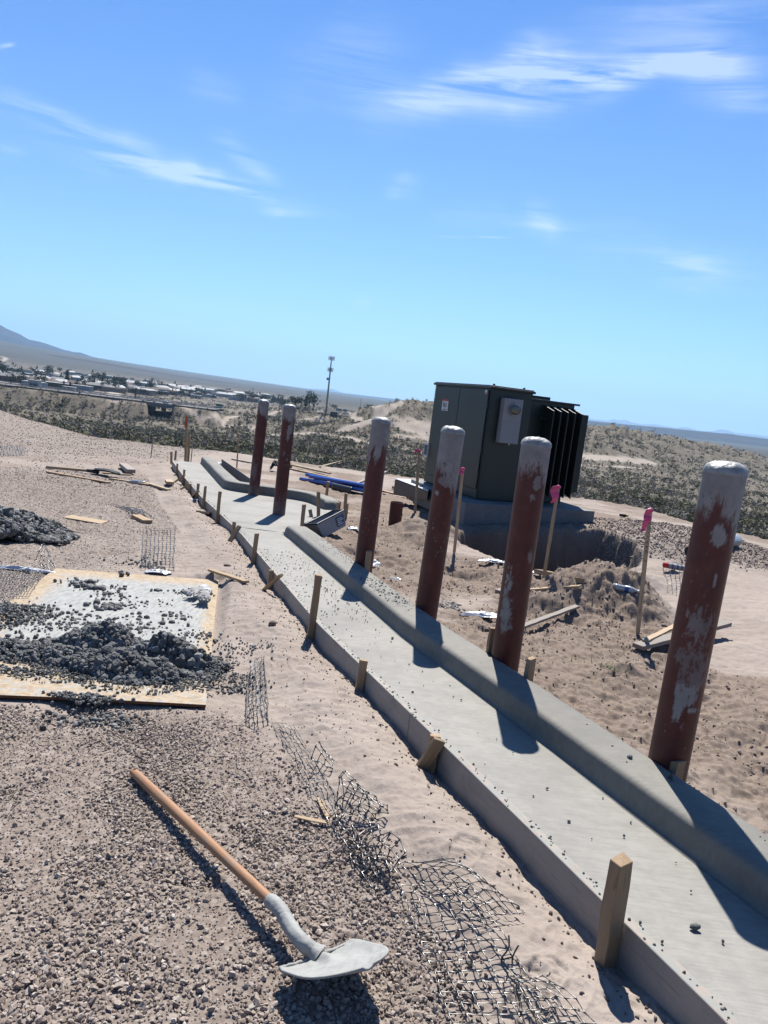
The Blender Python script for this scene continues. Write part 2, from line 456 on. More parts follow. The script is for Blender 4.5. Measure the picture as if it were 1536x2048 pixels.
def mat_ground():
    m = NT('ground_sand', .95, .12); co = m.coord('World')
    g = m.attr('gravel'); p = m.attr('pebbly'); so = m.attr('soil'); tr = m.attr('track'); sc = m.attr('scrub'); far = m.attr('far'); town = m.attr('town')
    n1 = m.noise(co, 1.7, 6, .6); n2 = m.noise(co, 28, 5, .65); n3 = m.noise(co, 160, 3, .6)
    sand = m.ramp(n1, [(.3, (.39, .325, .275)), (.55, (.455, .385, .33)), (.8, (.51, .44, .38))])
    sand = m.mix(m.math('MULTIPLY', m.ramp(n2, [(.45, 0.), (.75, 1.)]), .35), sand, (.34, .27, .22))
    gb = m.ramp(n2, [(.3, (.29, .23, .185)), (.6, (.40, .33, .275)), (.85, (.48, .40, .34))])
    vc = m.voro(co, 46, 'Color'); vs = m.N.new('ShaderNodeSeparateColor'); m.L.new(vc, vs.inputs[0])
    vr = vs.outputs[0]; vd = m.voro(co, 46)
    stone = m.ramp(vr, [(0, (.22, .18, .155)), (.4, (.33, .28, .24)), (.8, (.43, .37, .325)), (1, (.54, .48, .43))])
    stone = m.mix(m.ramp(vd, [(.45, 0.), (.75, .8)]), stone, (.13, .10, .085))
    gb = m.mix(.45, gb, stone)
    soilc = m.ramp(n2, [(.3, (.22, .165, .125)), (.6, (.32, .25, .20)), (.85, (.41, .33, .27))])
    c = m.mix(m.math('MULTIPLY', so, .95), sand, soilc)
    c = m.mix(m.math('MULTIPLY', m.attr('pit_shade'), .8), c, (.17, .125, .095)); c = m.mix(p, c, stone); c = m.mix(g, c, gb)  # inside the pit its shade is put into the soil colour
    # beyond the made ground: tan earth, low scrub, then town and far plain colours
    nf = m.noise(co, .035, 6, .62); nm = m.noise(co, .4, 6, .7); nq = m.noise(co, 1.3, 4, .7)
    earth = m.ramp(nf, [(.3, (.20, .17, .13)), (.55, (.30, .25, .20)), (.8, (.42, .355, .29))])
    veg = m.ramp(nm, [(.36, 0.), (.54, .8)])
    veg = m.math('MAXIMUM', veg, m.math('MULTIPLY', m.ramp(nq, [(.45, 0.), (.6, 1.)]), .6))
    earth2 = m.mix(m.math('MULTIPLY', veg, sc), earth, (.125, .112, .08))
    farc = m.ramp(m.noise(co, .006, 7, .7), [(.35, (.06, .054, .04)), (.55, (.092, .08, .06)), (.75, (.14, .12, .092))])
    fsp = m.ramp(m.noise(co, .05, 5, .8), [(.4, 0.), (.62, .8)])
    farc = m.mix(fsp, farc, (.07, .066, .05))
    earth2 = m.mix(m.math('MULTIPLY', m.attr('brush'), m.ramp(nm, [(.3, .55), (.6, .95)])), earth2, m.ramp(nf, [(.4, (.115, .108, .070)), (.6, (.17, .15, .12))])); e = m.mix(far, earth2, farc)
    vt = m.voro(co, .055, 'Color'); vts = m.N.new('ShaderNodeSeparateColor'); m.L.new(vt, vts.inputs[0])
    tcol = m.ramp(vts.outputs[0], [(0, (.12, .105, .08)), (.45, (.20, .17, .135)), (.7, (.33, .28, .23)), (1, (.16, .14, .10))])
    e = m.mix(m.math('MULTIPLY', town, .7), e, tcol)
    out = m.attr('outer'); c = m.mix(out, c, e)
    c = m.mix(tr, c, (.47, .40, .335))
    b = m.bump(n2, .5, .012); b = m.bump(n3, .35, .004, b)
    return m.done(c, b)


def mat_stone(name, stops, rough=.9, sc=60):
    m = NT(name, rough, .2); t = m.attr('tone'); co = m.coord('World'); c = m.ramp(t, stops); n = m.noise(co, sc, 4, .6)
    c = m.mix(m.math('MULTIPLY', n, .35), c, (.27, .22, .185)) if 'wet' not in name else c; return m.done(c, m.bump(n, .5, .004) if 'wet' not in name else m.bump(m.noise(co, 110, 5, .7), .9, .010))


def mat_concrete(name, base, spots=True, rough=.75):
    m = NT(name, rough, .35); co = m.coord('World'); n1 = m.noise(co, 1.6, 5, .6); n2 = m.noise(co, 14, 6, .65); n3 = m.noise(co, 260, 3, .6)
    st = m.noise(m.coord('World', (7, 60, 20)), 1.3, 4, .6)     # brushed trowel streaks across the pan
    c = m.ramp(n1, [(.3, tuple(x * .72 for x in base)), (.5, base), (.75, tuple(min(1, x * 1.16) for x in base))])
    c = m.mix(m.math('MULTIPLY', m.ramp(n2, [(.4, 0.), (.65, 1.)]), .45), c, tuple(x * .66 for x in base))
    c = m.mix(m.math('MULTIPLY', m.ramp(st, [(.46, 0.), (.7, 1.)]), .42), c, tuple(x * .62 for x in base))
    pit = m.ramp(m.voro(co, 55), [(.0, 1.), (.13, 0.)])
    c = m.mix(m.math('MULTIPLY', pit, .35), c, tuple(x * .4 for x in base))
    b = m.bump(st, .35, .004); b = m.bump(n2, .3, .006, b); b = m.bump(n3, .3, .0015, b)
    return m.done(c, b)


def mat_wood(name, a, b_, dark=(.16, .10, .06), cement=.35, rough=.75):
    m = NT(name, rough, .25); co = m.coord('Object', (2.2, 26, 26), True); n = m.noise(co, 1.6, 6, .6, .6); co2 = m.coord('Object', (1, 1, 1), True); n2 = m.noise(co2, 6, 5, .6)
    r = m.rnd(); c = m.ramp(n, [(.3, a), (.55, b_), (.8, tuple(x * .82 for x in a))])
    c = m.mix(m.ramp(n, [(.60, 0.), (.66, .55), (.70, 0.)]), c, dark)
    c = m.mix(m.math('MULTIPLY', r, .5), c, tuple(x * .62 for x in a))
    c = m.mix(m.math('MULTIPLY', m.ramp(n2, [(.52, 0.), (.68, 1.)]), cement), c, (.30, .285, .26))
    return m.done(c, m.bump(n, .45, .003))


M = {}
M['ground'] = mat_ground()
M['gravel'] = mat_stone('gravel_stone', [(0, (.24, .18, .145)), (.3, (.40, .32, .265)), (.65, (.54, .45, .38)), (.9, (.66, .57, .49)), (1, (.76, .69, .61))])
M['clod'] = mat_stone('dirt_clod', [(0, (.20, .155, .125)), (.5, (.32, .255, .21)), (1, (.42, .345, .29))])
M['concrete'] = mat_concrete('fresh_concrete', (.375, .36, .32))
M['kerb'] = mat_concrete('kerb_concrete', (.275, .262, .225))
M['pad'] = mat_concrete('pad_concrete', (.25, .255, .25))
M['wet'] = mat_stone('wet_concrete', [(0, (.13, .132, .126)), (.5, (.235, .238, .228)), (.85, (.35, .35, .335)), (1, (.50, .50, .475))], .62)
M['paste'] = mat_stone('cement_paste', [(0, (.30, .315, .31)), (1, (.52, .53, .51))], .8, 25)
M['wood'] = mat_wood('stake_pine', (.46, .30, .17), (.56, .40, .24))
M['form'] = mat_wood('form_board', (.47, .405, .345), (.55, .48, .415), (.36, .30, .25), .6)


def cement_top(m):      # cement smeared along the upward faces of the boards
    t = m.node_tree; b = t.nodes['Principled BSDF']; src = b.inputs['Base Color'].links[0].from_socket; N = t.nodes; L = t.links
    g = N.new('ShaderNodeNewGeometry'); sp = N.new('ShaderNodeSeparateXYZ'); L.new(g.outputs['True Normal'], sp.inputs[0]); mp = N.new('ShaderNodeMath'); mp.operation = 'ABSOLUTE'; L.new(sp.outputs[2], mp.inputs[0])
    gt = N.new('ShaderNodeMath'); gt.operation = 'GREATER_THAN'; gt.inputs[1].default_value = .7; L.new(mp.outputs[0], gt.inputs[0]); nz = N.new('ShaderNodeTexNoise'); nz.inputs['Scale'].default_value = 22; nz.inputs['Detail'].default_value = 6; L.new(g.outputs['Position'], nz.inputs['Vector'])
    cr = N.new('ShaderNodeValToRGB'); cr.color_ramp.elements[0].position = .42; cr.color_ramp.elements[1].position = .52; L.new(nz.outputs['Fac'], cr.inputs[0]); mu = N.new('ShaderNodeMath'); mu.operation = 'MULTIPLY'; L.new(gt.outputs[0], mu.inputs[0]); L.new(cr.outputs[0], mu.inputs[1])
    mx = N.new('ShaderNodeMix'); mx.data_type = 'RGBA'; L.new(mu.outputs[0], mx.inputs['Factor']); L.new(src, mx.inputs['A']); mx.inputs['B'].default_value = (.22, .22, .20, 1); L.new(mx.outputs['Result'], b.inputs['Base Color'])


cement_top(M['form'])
M['lath'] = mat_wood('lath_pine', (.60, .43, .26), (.68, .52, .34), cement=.05)
M['grey_wood'] = mat_wood('weathered_board', (.36, .31, .26), (.45, .39, .33), cement=.4)
M['pink'] = plain('pink_flagging', (.95, .12, .30), .45, .4, var=.05)
M['blue'] = plain('blue_pipe', (.02, .085, .42), .35, .5, var=.06)
M['green_paint'] = plain('transformer_green', (.014, .031, .024), .42, .5, var=.10, scale=3)
M['green_dark'] = plain('radiator_green', (.014, .024, .022), .5, .4, var=.08)
M['grey_metal'] = plain('grey_enclosure', (.36, .37, .38), .5, .45, var=.05)
M['steel'] = plain('galvanised_steel', (.45, .46, .48), .38, .5, .6, var=.15)
M['dark_steel'] = plain('dark_steel', (.05, .055, .06), .5, .4, .3)
M['white_plastic'] = plain('white_plastic', (.78, .80, .82), .3, .5, var=.04)
M['clear_plastic'] = plain('clear_plastic', (.52, .55, .57), .12, .7, var=.08)
M['grid'] = plain('black_geogrid', (.030, .032, .036), .30, .6, var=.3)
M['grid_dusty'] = plain('dusty_geogrid', (.10, .10, .10), .35, .6, var=.3, scale=3)
M['black'] = plain('black_rubber', (.012, .012, .012), .6)
M['red'] = plain('red_cap', (.65, .02, .015), .35, .5)
M['yellow'] = plain('yellow_plastic', (.62, .75, .04), .4, .5)
M['white'] = plain('white_sheet', (.86, .86, .84), .4, .4, var=.03)
M['pvc'] = plain('grey_pvc', (.33, .36, .39), .35, .5)
M['rust'] = plain('red_primer_pipe', (.105, .026, .020), .6, .3, var=.3)
M['print'] = plain('label_print', (.04, .04, .05), .5)
M['lens'] = plain('meter_glass', (.10, .11, .09), .1, .8, var=.3)
M['sticker_red'] = plain('sticker_red', (.62, .06, .04), .5)
M['sticker_blue'] = plain('sticker_blue', (.10, .12, .22), .5)
M['asphalt'] = plain('asphalt', (.16, .155, .15), .9, .1, var=.1, scale=.3)
M['line'] = plain('road_paint', (.75, .74, .70), .8)
M['orange'] = plain('orange_paint', (.62, .17, .05), .7)


# ------------------------------------------------------------------ ground
def plan(pts): return [tuple(hit(*q, detail=False)[:2]) for q in pts]


TRACKS = [([(430, 836), (480, 833), (560, 823), (640, 822), (700, 826), (760, 836)], 1.6), ([(440, 842), (500, 852), (600, 868), (740, 888), (840, 905), (1000, 925)], 1.5),
          ([(560, 838), (640, 836), (720, 842), (770, 836), (830, 840)], 1.2), ([(690, 860), (720, 848), (750, 838), (765, 822), (785, 812), (800, 808)], 2.6),
          ([(330, 830), (400, 843), (470, 852)], 1.2), ([(790, 872), (870, 880), (1000, 892)], 1.6), ([(820, 858), (880, 862)], 5), ([(1165, 915), (1230, 918), (1300, 925)], 4.5), ([(1120, 930), (1300, 938)], 1.5),
          ([(0, 712), (14, 716), (4, 722)], 5), ([(222, 775), (240, 800)], 3.5), ([(100, 770), (112, 752)], 7), ([(165, 784), (222, 792)], 6), ([(-10, 764), (28, 760)], 12), ([(140, 783), (172, 770)], 2)]
TRP = [(plan(p), w_) for p, w_ in TRACKS]


def track_mask(x, y):
    m = np.zeros(np.shape(x)); sel = np.nonzero((np.hypot(x, y) > 50) & (np.hypot(x, y) < 3000))[0]
    if len(sel):
        xs, ys = x[sel], y[sel]; n = fbm(xs, ys, 6, 3, 61) * 1.0; v = np.zeros(len(sel))
        for P, w_ in TRP: v = np.maximum(v, sst(w_ * 1.4, w_ * .6, pdist(xs, ys, P, False) + n * w_ * .5))
        m[sel] = v
    return m


FOOT = []


def stamp(x, y):
    """boot prints with tread, pressed into the loose sand"""
    dz = np.zeros(len(x)); near = np.nonzero((y < 15) & (y > 1.2) & (np.abs(x) < 8))[0]; xs, ys = x[near], y[near]; acc = np.zeros(len(near))
    rg = np.random.default_rng(5)
    for k in range(210):
        if k < 95: cy = rg.uniform(1.9, 13); cx = float(front(cy)) - rg.uniform(.28, 2.2)
        else: cy = rg.uniform(3, 12); cx = float(backx(cy)) + rg.uniform(.3, 3.8)
        a = rg.uniform(0, 6.28) if k % 3 else rg.normal(.4, .3) + math.pi / 2; c, s = math.cos(a), math.sin(a)
        FOOT.append((cx, cy)); m = np.nonzero((np.abs(xs - cx) < .25) & (np.abs(ys - cy) < .25))[0]
        if not len(m): continue
        u = (xs[m] - cx) * c + (ys[m] - cy) * s; v = -(xs[m] - cx) * s + (ys[m] - cy) * c
        wd = .052 - .012 * np.exp(-((u + .03) / .04) ** 2)
        r_ = np.maximum(np.abs(u) / .145, np.abs(v) / wd); q = (u / .145) ** 4 + (v / wd) ** 4
        inn = sst(1.15, .75, q); rim = np.exp(-((q - 1.7) / .9) ** 2)
        tread = np.sin(u * 2 * math.pi / .026 + 1.5 * np.abs(v) / .05) * .0032
        dp = .5 + .7 * ((k * 37) % 11) / 11
        acc[m] += (-inn * (.008 + tread * .7) + rim * .004) * dp
    dz[near] = acc
    return dz


def build_ground():
    a1 = np.arange(-34, 34.001, .1); a0 = np.arange(-180, -34, 4.); a2 = np.arange(38, 180, 4.); az = np.radians(np.concatenate([a0, a1, a2])); na = len(az)
    R = [np.linspace(.35, 1.4, 22, endpoint=False)]
    for lo, hi, q in [(1.4, 16, 1.0032), (16, 60, 1.008), (60, 700, 1.0095), (700, 22500, 1.03)]:
        n = int(math.log(hi / lo) / math.log(q)); R.append(lo * (hi / lo) ** (np.arange(n) / n))
    R = np.concatenate(R + [np.array([22500.])]); nr = len(R)
    A, RR = np.meshgrid(az, R); x = (np.sin(A) * RR).ravel(); y = (np.cos(A) * RR).ravel(); r = RR.ravel(); aa = A.ravel()
    z = H(x, y); z += stamp(x, y)
    V = np.stack([x, y, z], 1)
    i = np.arange(nr - 1)[:, None] * na + np.arange(na)[None]; j = np.roll(i, -1, 1); 
    F = np.stack([i, j, j + na, i + na], -1).reshape(-1, 4)[:, ::-1]
    V = np.vstack([V, [[0, 0, gz(0, .3)]]]); c = len(V) - 1
    g, g2, g3, soil = masks(x, y); re = np.interp(aa, EDGE_AZ, EDGE_R); out = sst(-1.5, 3.5, r - re + fbm(x, y, 1.2, 3, 71) * 1.2)
    tr = track_mask(x, y); lim = np.maximum(1 - out, 0)
    town = sst(360, 430, r) * sst(2200, 1300, r) * sst(HZ(640), HZ(560), aa) * (np.abs(fbm(x, y, 60, 3, 75)) > -.1)
    pre = np.hypot(x, y) * 0 + 1
    A_ = dict(gravel=np.clip(g, 0, 1) * lim, pebbly=np.clip(np.maximum(g2 * .6, g3 * .85), 0, 1), soil=soil, pit_shade=sst(.12, -.15, sdf(x, y, PIT)) , outer=out, track=tr, scrub=np.clip(sst(30, 90, r) * 1.0 + .25 * np.exp(-((aa - HZ(820)) / .06) ** 2), 0, 1.2), brush=sst(HZ(760), HZ(640), aa) * sst(24, 45, r) * sst(285, 200, r), far=sst(500, 1600, r), town=town)
    A_ = {k: np.append(v, v[-1]) for k, v in A_.items()}
    # triangular fan under the camera is a quad-degenerate free disc: keep the innermost ring small
    o = tri_mesh('ground', V[:-1], F, M['ground'], True, {k: v[:-1] for k, v in A_.items()})
    tag(o, 'pale sandy construction ground running out into a desert valley', None, None, 'structure')


build_ground()


def pebbles():
    rg = np.random.default_rng(3)
    VI, FI = ico(1); V0, F0 = ico(1)
    vs = []
    for k in range(14):
        s = rg.uniform(.6, 1.25, 3); s[2] *= .55; n = rg.normal(0, .10, VI.shape); V = VI * s + n
        for _ in range(rg.integers(3, 6)):       # chip flat faces off the stone
            d = rg.normal(size=3); d /= np.linalg.norm(d); c = rg.uniform(.35, .62); p = V @ d; V = V - np.clip(p - c, 0, None)[:, None] * d
        vs.append((V * .5, FI))
    small = []
    Vs = np.array([[1, 0, 0], [-1, 0, 0], [0, 1, 0], [0, -1, 0], [0, 0, 1], [0, 0, -1.]]); Fs = np.array([[0, 2, 4], [2, 1, 4], [1, 3, 4], [3, 0, 4], [2, 0, 5], [1, 2, 5], [3, 1, 5], [0, 3, 5]])
    for k in range(10): small.append(((Vs * rg.uniform(.6, 1.2, 3) + rg.normal(0, .14, Vs.shape)) * .5, Fs))

    def sample(n, x0, x1, y0, y1, keep):
        x = rg.uniform(x0, x1, n); y = rg.uniform(y0, y1, n); k = keep(x, y) > rg.random(n); return x[k], y[k]
    cov = lambda x, y: .12 + .88 * sst(-.35, .15, fbm(x, y, .38, 3, 82))
    P = []; Sx = []; T = []
    for n, lo, hi, reg, msk in [
            (90000, .010, .024, (-3.3, 1.0, 1.3, 4.0), lambda x, y: masks(x, y)[0] * cov(x, y)),
            (13000, .018, .034, (-3.3, 1.0, 1.3, 4.0), lambda x, y: masks(x, y)[0] * cov(x, y) * sst(3.2, 1.7, y))]:
        x, y = sample(n, *reg, msk); s = np.exp(rg.uniform(np.log(lo), np.log(hi), len(x))) ; P.append((x, y)); Sx.append(s)
    x = np.concatenate([p[0] for p in P]); y = np.concatenate([p[1] for p in P]); s = np.concatenate(Sx)
    z = H(x, y) + s * rg.uniform(-.05, .30, len(x)); T = np.clip(rg.normal(.5, .24, len(x)), 0, 1)
    o = scatter_mesh('gravel', vs, np.stack([x, y, z], 1), s, M['gravel'], rg, tilt=.35, tone=T)
    tag(o, 'loose crushed gravel around the shovel', None, None, 'stuff')
    P = []; Sx = []
    for n, lo, hi, reg, msk in [
            (70000, .004, .010, (-3.3, 1.0, 1.3, 4.0), lambda x, y: masks(x, y)[0]),
            (34000, .006, .017, (-7, -1.2, 4.6, 14), lambda x, y: masks(x, y)[1] * .9),
            (22000, .012, .036, (-17, -4, 12, 30), lambda x, y: masks(x, y)[1] * .95),
            (22000, .015, .045, (2.8, 8.5, 9.5, 17), lambda x, y: masks(x, y)[2]),
            (26000, .003, .011, (-3, 1.2, 1.8, 9), lambda x, y: (x < front(y) - .08) * .45 * sst(.0, .5, fbm(x, y, .6, 3, 83)))]:
        x, y = sample(n, *reg, msk); s = np.exp(rg.uniform(np.log(lo), np.log(hi), len(x))); P.append((x, y)); Sx.append(s)
    x = np.concatenate([p[0] for p in P]); y = np.concatenate([p[1] for p in P]); s = np.concatenate(Sx)
    o = scatter_mesh('fine_gravel', small, np.stack([x, y, H(x, y) + s * .15], 1), s, M['gravel'], rg, tone=np.clip(rg.normal(.42, .24, len(x)), 0, 1))
    tag(o, 'fine chips and grit spread over the sand', None, None, 'stuff')
    # clods on the dug soil at the right, and crumbs by the front form
    x, y = sample(80000, -1.2, 6, 2.2, 13, lambda x, y: masks(x, y)[3] * (.2 + .8 * sst(.0, .5, fbm(x, y, .4, 3, 84) + bump(x, y, 2.1, 7.2, .9, .8, 1.5) + bump(x, y, 3.0, 8.8, 1.2, .5, .8))) * (sdf(x, y, PIT) > -.1) * .8)
    s = np.exp(rg.uniform(np.log(.006), np.log(.030), len(x))); s = np.where(rg.random(len(x)) < .05, s * 2.3, s)
    xb = rg.uniform(1.3, 13, 1500); xf = front(xb) - rg.exponential(.12, 1500) - .03; s2 = np.exp(rg.uniform(np.log(.006), np.log(.026), 1500))
    # gravelly overspill round the near stake
    xn = rg.normal(1.02, .10, 260); yn = rg.uniform(1.55, 2.12, 260); kn = xn < front(yn) - .03; s3 = np.exp(rg.uniform(np.log(.010), np.log(.030), 260))
    x = np.concatenate([x, xf, xn[kn]]); y = np.concatenate([y, xb, yn[kn]]); s = np.concatenate([s, s2, s3[kn]])
    o = scatter_mesh('dirt_clods', vs, np.stack([x, y, H(x, y) + s * .1], 1), s * .9, M['clod'], rg, smooth=True)
    tag(o, 'brown dirt clods strewn over the dug soil', None, None, 'stuff')


pebbles()


# ------------------------------------------------------------------ kerb, pan and wide pad
def offset(P, d):
    P = np.array(P, float); n = len(P); out = []
    for i in range(n):
        a = P[i] - P[i - 1] if i else P[1] - P[0]; b = P[i + 1] - P[i] if i < n - 1 else P[-1] - P[-2]
        a /= np.linalg.norm(a); b /= np.linalg.norm(b); na = np.array([-a[1], a[0]]); nb = np.array([-b[1], b[0]]); m = na + nb; m /= np.linalg.norm(m)
        out.append(P[i] + m * d / max(.5, m @ na))
    return np.array(out)


def resample(P, st):
    P = np.array(P, float); d = np.r_[0, np.cumsum(np.linalg.norm(np.diff(P, axis=0), axis=1))]; t = np.linspace(0, d[-1], max(2, int(d[-1] / st) + 1))
    return np.stack([np.interp(t, d, P[:, k]) for k in range(P.shape[1])], 1)


PROF = [(-.020, .000), (-.006, .003), (.000, .010), (.003, .03), (.005, .055), (.008, .078), (.010, .090), (.0125, .098), (.017, .105), (.024, .111), (.033, .115), (.046, .1175), (.10, .119), (.16, .119), (.226, .117), (.238, .113), (.244, .102), (.244, .08), (.244, -.16)]


def smooth_path(P, it=3):
    for _ in range(it):
        Q = [P[0]]
        for a, b in zip(P[:-1], P[1:]): Q += [a * .75 + b * .25, a * .25 + b * .75]
        P = np.array(Q + [P[-1]])
    return P


def kerb():
    V = []; F = []

    def grid(Rows, flip=False):
        n0 = len(V); m = len(Rows[0])
        for r_ in Rows: V.extend(r_)
        for i in range(len(Rows) - 1):
            for j in range(m - 1):
                f = (n0 + i * m + j, n0 + i * m + j + 1, n0 + (i + 1) * m + j + 1, n0 + (i + 1) * m + j); F.append(f[::-1] if flip else f)
    pz = lambda x, y: PAN - .028 * y + .0025 * float(fbm(np.array([x]), np.array([y]), .5, 3, 51)[0])
    # pan strip, from the near end to the wide pad
    rows = []
    for y in np.linspace(.7, 8.75, 170):
        x0 = front(y) + .040; x1 = front(y) + .57
        rows.append([(x0 + (x1 - x0) * t, y, pz(x0 + (x1 - x0) * t, y) - .005 * math.exp(-((t) / .03) ** 2) - .006 * math.sin(math.pi * t)) for t in np.linspace(0, 1, 14)])
    grid(rows)
    # wide pad: its right side is the notch outline
    NY = [8.75, 9.0, 9.6, 10.8, 11.3, 11.45, 11.9, 12.08, 12.18, 12.27, 12.42, 12.75, 14.7, 16.95]
    NX = [-1.09, -1.04, -1.0, -.83, -.72, -.90, -1.10, -1.25, -1.55, -2.35, -2.58, -2.70, -3.35, -4.1]
    rows = []
    for y in np.concatenate([np.linspace(8.75, 12.5, 90), np.linspace(12.55, 16.9, 60)]):
        x0 = front(y) + .04; x1 = float(np.interp(y, NY, NX)) 
        rows.append([(x0 + (x1 - x0) * t, y, pz(x0 + (x1 - x0) * t, y) - .005 * math.exp(-((t) / .03) ** 2)) for t in np.linspace(0, 1, 22)])
    grid(rows)
    # skirt closing the pad on the notch side
    ys = np.linspace(8.75, 11.35, 40); sk = [[(float(np.interp(y, NY, NX)), y, pz(float(np.interp(y, NY, NX)), y) - .0), (float(np.interp(y, NY, NX)), y, pz(0, y) - .3)] for y in ys]
    grid(sk)

    def sweep(P, cap0=False, cap1=False, hs=1.0):
        P = resample(P, .045); n = len(P); O = [offset(P, u) for u, _ in PROF]; s_ = np.r_[0, np.cumsum(np.linalg.norm(np.diff(P, axis=0), axis=1))]; Ls = s_[-1]; rows = []
        for i in range(n):
            k = 1.0
            if cap0: k = min(k, math.sqrt(max(0, 1 - (1 - min(1, s_[i] / .10)) ** 2)))
            if cap1: k = min(k, math.sqrt(max(0, 1 - (1 - min(1, (Ls - s_[i]) / .16)) ** 2)))
            row = []
            for q, (u, z) in enumerate(PROF):
                x, y = O[q][i]; wob = .004 * float(fbm(np.array([x * 1.3]), np.array([y]), .6, 3, 52)[0])
                zz = z * k * hs if z > 0 else z
                row.append((x + wob * .6, y, PAN - .028 * y + zz + (wob if z > .05 else 0) + (.0005 if z < .001 else 0)))
            rows.append(row)
        grid(rows, True)
    nk = len(F)
    near = np.array([(front(y) + .553, y) for y in np.linspace(8.62, .6, 90)])
    sweep(near, cap0=True)
    sweep(smooth_path(np.array(FARK), 2), cap0=False, cap1=True, hs=1.25)
    # far end face
    for P in (np.array(FARK)[:2],):
        O = [offset(P, u)[0] for u, _ in PROF]; n0 = len(V); V.extend([(O[q][0], O[q][1], PAN - .028 * O[q][1] + z * (1.25 if z > 0 else 1)) for q, (u, z) in enumerate(PROF)]); F.append(tuple(range(n0, n0 + len(PROF))))
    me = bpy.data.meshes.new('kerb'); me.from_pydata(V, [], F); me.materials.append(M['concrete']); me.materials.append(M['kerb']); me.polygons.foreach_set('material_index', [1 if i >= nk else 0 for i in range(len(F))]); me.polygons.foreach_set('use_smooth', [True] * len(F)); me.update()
    o = bpy.data.objects.new('kerb', me); C.objects.link(o)
    tag(o, 'freshly poured grey concrete kerb and gutter with a wide bollard pad', None, None, 'structure')


kerb()


def form(name, path, z_top, hgt, th, mat, label, group=None, zig=0):
    """a form board following a plan path (outer face on the path, thickness towards the concrete)"""
    P = resample(path, .06); Q = offset(P, th); V = []; F = []; n = len(P)
    for i in range(n):
        zt = z_top - .028 * P[i][1] + zig * float(fbm(np.array([P[i][0]]), np.array([P[i][1]]), .5, 2, 53)[0]); zb = zt - hgt
        V += [(P[i][0], P[i][1], zb), (P[i][0], P[i][1], zt - .002), (P[i][0] + (Q[i][0] - P[i][0]) * .06, P[i][1] + (Q[i][1] - P[i][1]) * .06, zt), (Q[i][0], Q[i][1], zt), (Q[i][0], Q[i][1], zb)]
    for i in range(n - 1):
        for j in range(5):
            a = i * 5 + j; b = i * 5 + (j + 1) % 5; F.append((a, b, b + 5, a + 5))
    F += [(0, 1, 2, 3, 4), tuple((n - 1) * 5 + j for j in (4, 3, 2, 1, 0))]
    me = bpy.data.meshes.new(name); me.from_pydata(V, [], F); me.materials.append(mat); me.update(); o = bpy.data.objects.new(name, me)
    # keep the grain running along the board: shift and turn the origin to the board's start
    d = P[-1] - P[0]; a = math.atan2(d[1], d[0]); mw = Matrix.Translation((P[0][0], P[0][1], 0)) @ Matrix.Rotation(a, 4, 'Z'); me.transform(mw.inverted()); o.matrix_world = mw
    C.objects.link(o); return tag(o, label, 'form board', group or 'boards of the concrete form')


for (y0, y1, lab) in [(.6, 3.62, 'long stained form board along the near gutter edge, beside the tall near stake'), (3.625, 8.02, 'stained form board along the middle of the gutter, between plywood and kerb'), (8.025, 12.1, 'form board along the wide pad where the cluster of short stakes starts'), (12.105, 16.95, 'farthest form board at the far left end of the slab')]:
    form('form_board', [(front(y), y) for y in np.linspace(y1, y0, 30)], PAN + .003, .19, .038, M['form'], lab, zig=.002)
bk = lambda y: front(y) + .56 + .247
for (y0, y1, lab) in [(.6, 4.0, 'thin board behind the near kerb, next to the nearest bollard'), (4.005, 8.6, 'thin board behind the kerb, between the second and fourth bollards')]:
    form('form_board', [(bk(y) + .016, y) for y in np.linspace(y1, y0, 30)][::-1], PAN + .103, .25, -.0155 * -1, M['grey_wood'], lab)
_fo = offset(smooth_path(np.array(FARK), 2), .247)
form('form_board', [tuple(p) for p in offset(_fo, .017)[::-1] if p[1] < 12.9][1:], PAN + .13, .42, .0155, M['grey_wood'], 'curved form board behind the pad, nearest the blue pipes')
form('form_board', [(-3.93 + .245 + .0, 17.55 - .6), (-3.15 + .27, 14.7), (-2.58 + .31, 12.98)][::-1], PAN + .15, .32, .019, M['grey_wood'], 'board with a raised end at the back of the far kerb')
form('form_board', [(-.80, 10.55), (-.655, 11.42)], PAN + .02, .30, .037, M['wood'], 'short form board closing the notch side of the wide pad')


